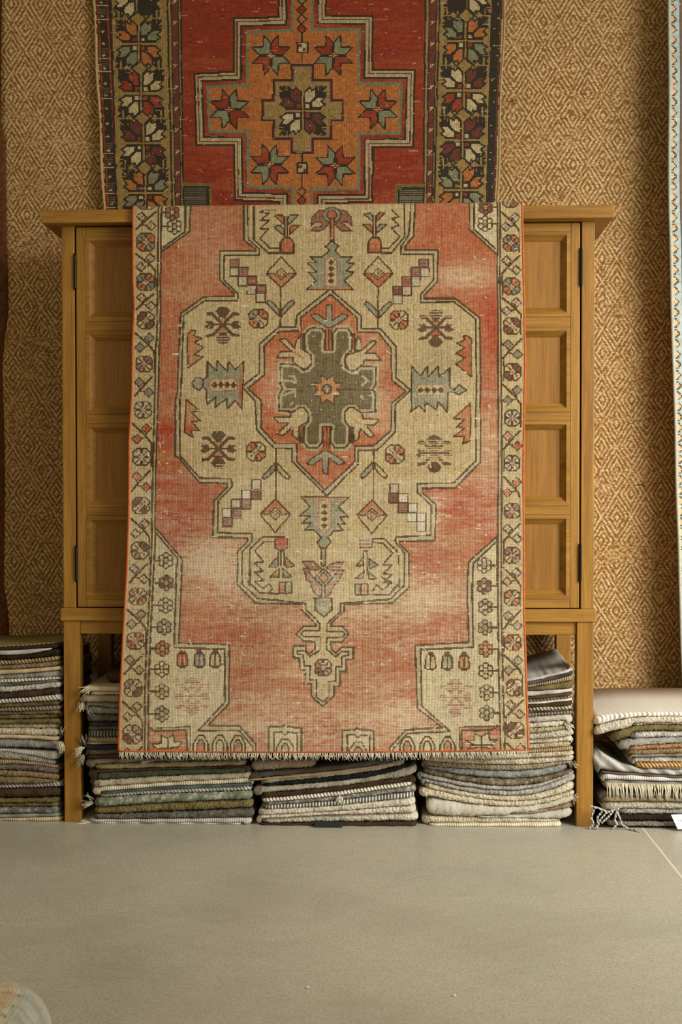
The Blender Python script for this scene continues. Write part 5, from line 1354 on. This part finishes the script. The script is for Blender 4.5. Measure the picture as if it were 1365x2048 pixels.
D = [
    ('bottom-worn cream', 'rib', 'CR', 'SA', [(138, 602), (600, 599), (1092, 590)]),
    ('cream knobbly', 'loop', 'CR', 'SA', [(88, 548), (600, 560), (1085, 574)]),
    ('greyish white', 'pile', 'WH', 'LG', [(470, 552), (900, 530), (1172, 488)]),
    ('thin tan', 'flat', 'TN', 'BR', [(720, 538), (900, 518), (1185, 432)]),
    ('thick plush ivory', 'pile', 'WH', 'CR', [(122, 402), (500, 472), (900, 482), (1188, 388)], {'thick': .045}),
    ('cream tightly looped', 'loop', 'CR', 'SA', [(68, 338), (400, 410), (700, 450), (950, 436), (1186, 360)]),
    ('smooth cream', 'loop', 'CR', 'SA', [(108, 306), (400, 378), (700, 412), (950, 392), (1190, 292)]),
    ('white bobbly', 'chunky', 'WH', 'LG', [(78, 262), (400, 336), (700, 368), (950, 340), (1194, 232)], {'bub': .0095}),
    ('grey tweedy', 'loop', 'LG', 'GY', [(54, 226), (400, 306), (700, 339), (950, 316), (1182, 222)]),
    ('brown bobbly', 'chunky', 'SA', 'BR', [(98, 203), (400, 266), (700, 288), (950, 276), (1172, 206)], {'bub': .0105}),
    ('blue grey speckled', 'spots', 'LG', 'BG', [(98, 192), (400, 210), (640, 230), (900, 222), (1152, 166)]),
    ('tan looped', 'loop', 'SA', 'BR', [(86, 150), (400, 172), (640, 180), (900, 178), (1186, 148)]),
    ('white and tan twisted', 'loop', 'WH', 'TN', [(100, 122), (500, 138), (800, 134), (1184, 108)]),
    ('cream flecked', 'loop', 'CR', 'TN', [(150, 104), (600, 104), (1182, 76)]),
    ('thin brown ribbed', 'rib', 'TN', 'BR', [(160, 76), (834, 74), (1176, 46)]),
    ('tan speckled', 'loop', 'SA', 'TN', [(160, 36), (834, 37), (1168, 10)]),
    ('cream twisted', 'loop', 'WH', 'SA', [(150, -2), (834, -2), (1180, -30)]),
    ('beige grey', 'loop', 'CR', 'GY', [(160, -32), (834, -34), (1180, -84)]),
    ('sandy', 'loop', 'SA', 'OL', [(155, -75), (834, -76), (1150, -104)]),
    ('cream braided', 'loop', 'WH', 'SA', [(150, -116), (834, -118), (1130, -142)]),
    ('white fluffy', 'pile', 'WH', 'SA', [(150, -158), (834, -160), (1060, -194), (1176, -184)]),
    ('dark flecked', 'dash', 'DB', 'GY', [(160, -189), (834, -190), (1170, -210)]),
    ('mid grey', 'flat', 'GY', 'DG', [(160, -206), (834, -207), (1172, -222)]),
    ('beige braided', 'braid', 'SA', 'BR', [(155, -232), (834, -233), (1176, -250)]),
    ('dark brown', 'pile', 'BR', 'DB', [(160, -248), (834, -249), (1170, -284)]),
    ('thin white', 'flat', 'WH', 'GY', [(150, -262), (834, -263), (1178, -300)]),
    ('tan braided', 'braid', 'TN', 'BR', [(160, -286), (834, -288), (1182, -324)]),
    ('brown flat', 'flat', 'BR', 'DB', [(160, -304), (834, -306), (1170, -346)]),
    ('grey cloth-like', 'flat', 'LG', 'GY', [(155, -346), (834, -348), (1176, -370)]),
    ('olive brown', 'pile', 'OL', 'DB', [(160, -366), (834, -370), (1178, -430)]),
    ('dark tan', 'rib', 'TN', 'DB', [(160, -382), (834, -385), (1180, -468)]),
    ('thin charcoal', 'flat', 'DG', 'BK', [(160, -404), (834, -407), (1178, -498)]),
    ('shaggy white', 'pile', 'WH', 'LG', [(160, -424), (834, -428), (1180, -520)], {'depth': .30, 'rise': .012}),
]
sD = stack('D', 'right stack under the cabinet', 'folded rugs in the right stack under the cabinet', 820, 1480, 3.592, -0.006, 0.33, D, 14)
tz(11, sD, 1148, 1526, .4, -.6, YARN2, 14, .012, 41, .006); tz(3, sD, 1150, 1600, .4, .4, YARN2, 12, .012, 42, .006); tz(19, sD, 1132, 1446, .8, -.8, YARN, 14, .014, 43, .005)

E_ = [
    ('black', 'pile', 'BK', 'DB', [(150, 1872), (700, 1868), (2300, 1890)]),
    ('grey looped', 'loop', 'GY', 'DG', [(330, 1814), (700, 1814), (1280, 1824), (2300, 1840)]),
    ('very dark brown', 'pile', 'DB', 'BK', [(420, 1722), (1280, 1727), (2300, 1740)]),
    ('grey heathered', 'loop', 'LG', 'DG', [(465, 1654), (1280, 1664), (2300, 1680)]),
    ('cream and grey', 'loop', 'CR', 'GY', [(262, 1562), (700, 1552), (1280, 1557), (2300, 1570)]),
    ('tan edged', 'flat', 'TN', 'DG', [(265, 1494), (700, 1500), (1280, 1512), (2300, 1525)]),
    ('grey shaggy', 'pile', 'GY', 'DG', [(226, 1440), (700, 1456), (1280, 1468), (2300, 1480)]),
    ('cream fringed', 'flat', 'GY', 'DG', [(280, 1276), (700, 1288), (1280, 1302), (2300, 1315)]),
    ('lilac white bound', 'rib', 'LI', 'LG', [(246, 1192), (700, 1222), (1280, 1254), (2300, 1270)]),
    ('thin taupe', 'flat', 'BR', 'DG', [(240, 1178), (700, 1206), (1280, 1232), (2300, 1250)]),
    ('blue grey striped sloping', 'flank', 'LG', 'DG', [(150, 850), (300, 984), (500, 1110), (700, 1128), (1280, 1152), (2300, 1165)], {'depth': .30, 'thick': .06}),
    ('white braided', 'braid', 'WH', 'GY', [(880, 1112), (1280, 1112), (2300, 1112)]),
    ('orange rope edged', 'braid', 'OR', 'TN', [(690, 1064), (1280, 1060), (2300, 1060)]),
    ('white and grey', 'loop', 'WH', 'GY', [(636, 986), (1280, 980), (2300, 975)]),
    ('blue and tan', 'pile', 'BG', 'TN', [(600, 956), (1280, 932), (2300, 925)]),
    ('tan twisted', 'loop', 'TN', 'BR', [(600, 906), (1280, 870), (2300, 860)]),
    ('tan and rust', 'loop', 'TN', 'RU', [(590, 852), (1280, 810), (2300, 800)]),
    ('soft light grey', 'pile', 'LG', 'GY', [(478, 790), (800, 741), (1280, 738), (2300, 735)]),
    ('white knobbly', 'loop', 'WH', 'GY', [(630, 664), (800, 652), (1280, 650), (2300, 650)]),
    ('mustard', 'pile', 'OL', 'BR', [(370, 684), (500, 620), (700, 562), (1280, 580), (2300, 585)]),
    ('thin ivory', 'braid', 'WH', 'SA', [(640, 552), (1280, 546), (2300, 548)]),
    ('cream and sand', 'loop', 'WH', 'TN', [(158, 600), (400, 520), (700, 464), (1280, 468), (2300, 470)]),
    ('white striped', 'stripes', 'WH', 'PK', [(152, 462), (300, 434), (700, 406), (1280, 414), (2300, 420)], {'depth': .33, 'rise': .010, 'thick': .03}),
]
sE = stack('E', 'stack right of the cabinet', 'folded rugs in the stack right of the cabinet', 1165, 1360, 6.4, -0.012, 0.36, E_, 15)
# hanging fringe of one rug in that stack
o, X, zb, zt, org, yf = sE[7]
bm = bmesh.new(); rng = random.Random(77); k = 0
xx = X[0] + .006
while xx < X[-1]:
    i = int(np.argmin(np.abs(X - xx))); L = .030 + .006 * rng.random(); dx = rng.gauss(.002, .004)
    p = Vector((xx - org[0], yf - org[1] - .001, zt[i] - org[2] - .006))
    add_tube(bm, [p, p + Vector((dx * .4, -.007, -L * .35)), p + Vector((dx, -.005, -L))], .0010, 4, .0007); xx += .0017 + .0012 * rng.random()
bm_obj('fringe', bm, YARN, o, True)['label'] = 'long cream fringe'
# twisted cord ends hanging at the corner near the floor
o = sE[1][0]; org = Vector(o.location); rng = random.Random(5)
ROPE = mat_layer('braid', 'LG', 'GY')
for P in ([(470, 1640), (436, 1700), (420, 1790), (452, 1850), (392, 1905)], [(440, 1650), (480, 1760), (512, 1850), (590, 1920), (735, 1968)], [(420, 1660), (310, 1700), (225, 1800), (188, 1905)],
          [(330, 1690), (210, 1640), (105, 1612)], [(260, 1680), (195, 1760), (205, 1850), (165, 1912)], [(160, 1640), (120, 1760), (150, 1850), (90, 1895)], [(400, 1680), (330, 1760), (250, 1830)]):
    Q = [Vector(at(1165 + a / 6.4, 1360 + b / 6.4, -.022 - .012 * i / len(P) - (.02 if b > 1930 else 0))) - org for i, (a, b) in enumerate(P)]
    Q = [Vector((q.x, q.y, max(q.z, .0026 - org.z))) for q in Q]
    R = [Q[0]]
    for a, b in zip(Q, Q[1:]): R += [a.lerp(b, t / 4) for t in range(1, 5)]
    bm = bmesh.new()
    for ph in (0, PI):
        add_tube(bm, [r + Vector((.0011 * math.cos(i * 1.5 + ph), .0011 * math.sin(i * 1.5 + ph), .0009 * math.sin(i * 1.5 + ph))) for i, r in enumerate(R)], .0017, 6)
    bmesh.ops.remove_doubles(bm, verts=bm.verts, dist=1e-6)
    bm_obj('cord_end', bm, ROPE, o, True)
# ------------------------------------------------------------------ small things
PAPER = mat_plain('paper_white', (228, 230, 236), .6, 0, .02)


def card():
    q = [at(1343, 1629.5, -.034), at(1385, 1628, -.034), at(1398, 1657, -.040), at(1356.5, 1658.5, -.040)]
    org = Vector(q[3]); bm = bmesh.new()
    f = [bm.verts.new(Vector(p) - org) for p in q]; b = [bm.verts.new(Vector(p) - org + Vector((0, .0009, 0))) for p in q]
    bm.faces.new(f[::-1]); bm.faces.new(b)
    for i in range(4): bm.faces.new((f[i], f[(i + 1) % 4], b[(i + 1) % 4], b[i]))
    bmesh.ops.recalc_face_normals(bm, faces=bm.faces)
    o = bm_obj('price_card', bm, PAPER); o.location = org
    tag(o, 'white printed card leaning on the foot of the stack right of the cabinet', 'card')
    INK = mat_plain('ink_grey', (88, 90, 100), .7)
    for s, (px, py) in (('HAND', (1358, 1641.2)), ('E', (1363.5, 1644.6))):
        cu = bpy.data.curves.new('print', 'FONT'); cu.body = s; cu.size = .0030; cu.space_character = 1.35; cu.extrude = .0001
        t = bpy.data.objects.new('print_tmp', cu); COL.objects.link(t)
        me = bpy.data.meshes.new_from_object(t.evaluated_get(bpy.context.evaluated_depsgraph_get())); bpy.data.objects.remove(t, do_unlink=True)
        p = link('printed_word', me, INK, o); p.location = Vector(at(px, py, -.0382)) - org; p.rotation_euler = (PI / 2, 0, 0)


card()


def tag_slip():
    q = [at(282.5, 1522.5, -.020), at(309, 1519.5, -.016), at(309, 1521, -.020), at(284, 1529, -.032)]
    org = Vector(q[0]); bm = bmesh.new()
    f = [bm.verts.new(Vector(p) - org) for p in q]; b = [bm.verts.new(Vector(p) - org + Vector((0, .0006, .0004))) for p in q]
    bm.faces.new(f[::-1]); bm.faces.new(b)
    for i in range(4): bm.faces.new((f[i], f[(i + 1) % 4], b[(i + 1) % 4], b[i]))
    bmesh.ops.recalc_face_normals(bm, faces=bm.faces)
    o = bm_obj('paper_tag', bm, mat_plain('paper_grey', (196, 190, 180), .7, 0, .03)); o.location = org
    tag(o, 'small pale paper tag sticking out below the left end of the hanging fringe', 'tag')


tag_slip()
# black rubber block lying before the middle stack
p0 = at(629, 1659, -.030); p1 = at(685, 1659, -.030)
bm = bmesh.new(); add_box(bm, p0[0], p1[0], -.034, .02, 0, .0075, .0012)
o = bm_obj('rubber_block', bm, mat_plain('black_rubber', (44, 46, 48), .6), None, False, (float((p0[0] + p1[0]) / 2), -.01, 0))
tag(o, 'flat black rubber block on the floor under the middle stack of rugs', 'block')


def floor_at(px, py):
    d = FWD + (px - CX) / FPX * RIGHT - (py - CY) / FPX * UP
    t = -CAM[2] / d[2]
    return CAM + t * d


for k, (px, py, lab) in enumerate(((615, 1976, 'white lint fleck on the bare floor, near the bottom edge of the photo'), (909, 1992, 'pale lint fleck on the floor to the right of the white one'))):
    p = floor_at(px, py); bm = bmesh.new(); rng = random.Random(k)
    bmesh.ops.create_icosphere(bm, subdivisions=2, radius=.0022)
    for v in bm.verts: v.co = Vector((v.co.x * 1.2 + rng.gauss(0, .0003), v.co.y + rng.gauss(0, .0003), v.co.z * .6 + .0012))
    o = bm_obj('lint', bm, mat_plain('lint', (226, 220, 204), .9), None, True); o.location = p; tag(o, lab, 'lint')


# ------------------------------------------------------------------ rug-covered floor cushion in the foreground
def cushion():
    zt = 0.15
    d = FWD + (108 - CX) / FPX * RIGHT - (1994 - CY) / FPX * UP
    t = (zt * .72 - CAM[2]) / d[2]; R = CAM + t * d           # right side at its widest
    d = FWD + (60 - CX) / FPX * RIGHT - (1957 - CY) / FPX * UP
    t = (zt - .004 - CAM[2]) / d[2]; T = CAM + t * d          # far edge of the top
    Wd = .46; xr = R[0] + .016; yb = T[1] + .035
    cxm, cym = xr - Wd / 2, yb - Wd / 2
    ch = chart_cushion(); N = 190
    n = np.linspace(-1, 1, N + 1); U, V = np.meshgrid(n, -n)
    # squircle plan with a domed, rolled edge
    rr = (np.abs(U) ** 9 + np.abs(V) ** 9) ** (1 / 9)
    m = np.maximum(np.abs(U), np.abs(V)); k = np.where(rr > 0, m / np.maximum(rr, 1e-6), 1)
    PX = U * k; PY = V * k
    e = np.clip((m - .80) / .20, 0, 1)
    z = zt - .006 * m ** 2 - (zt * .45) * (1 - np.sqrt(np.maximum(0, 1 - e ** 2.2)))
    P = np.stack([cxm + PX * Wd / 2, cym + PY * Wd / 2, z], -1)
    cu = (U[1:, 1:] + U[:-1, :-1]) / 2; cv = (V[1:, 1:] + V[:-1, :-1]) / 2
    C = rug_colors(ch, (cu + 1) * 240 + 24, (1 - cv) * 240, 12, .08)
    K = np.zeros(P.shape); K[..., 0] = (U + 1) * 55; K[..., 1] = (1 - V) * 55
    root = empty('floor_cushion', (float(cxm), float(cym), 0)); org = np.array(root.location)
    tag(root, 'low floor cushion covered in pale bordered rug cloth at the bottom left corner', 'cushion')
    sheet('cover', P - org, C, K, mat_rug('knotted_wool_cushion', shade=.8), root, back=.003)
    # skirt: lower half of the sides and base
    bm = bmesh.new(); ring = [P[0, i] for i in range(N + 1)] + [P[j, N] for j in range(1, N + 1)] + [P[N, i] for i in range(N - 1, -1, -1)] + [P[j, 0] for j in range(N - 1, 0, -1)]
    ring = ring[::2]; L = []
    zr = ring[0][2]
    for f in np.linspace(0, 1, 10):
        s = 1 - .10 * f ** 2.2
        L.append([bm.verts.new(((p[0] - cxm) * s, (p[1] - cym) * s, p[2] * (1 - f))) for p in ring])
    for a, b in zip(L, L[1:]):
        for i in range(len(a)): bm.faces.new((a[i], b[i], b[(i + 1) % len(a)], a[(i + 1) % len(a)]))
    bm.faces.new(L[-1])
    bmesh.ops.recalc_face_normals(bm, faces=bm.faces)
    bm_obj('base', bm, mat_plain('cushion_side', (190, 178, 150), .95, 0, .1), root, True)
    bm = bmesh.new(); add_tube(bm, [tuple(p - org) for p in ring] + [tuple(ring[0] - org)], .0035, 8)
    bm_obj('piping', bm, mat_plain('piping_cream', (214, 198, 166), .95), root, True)


cushion()
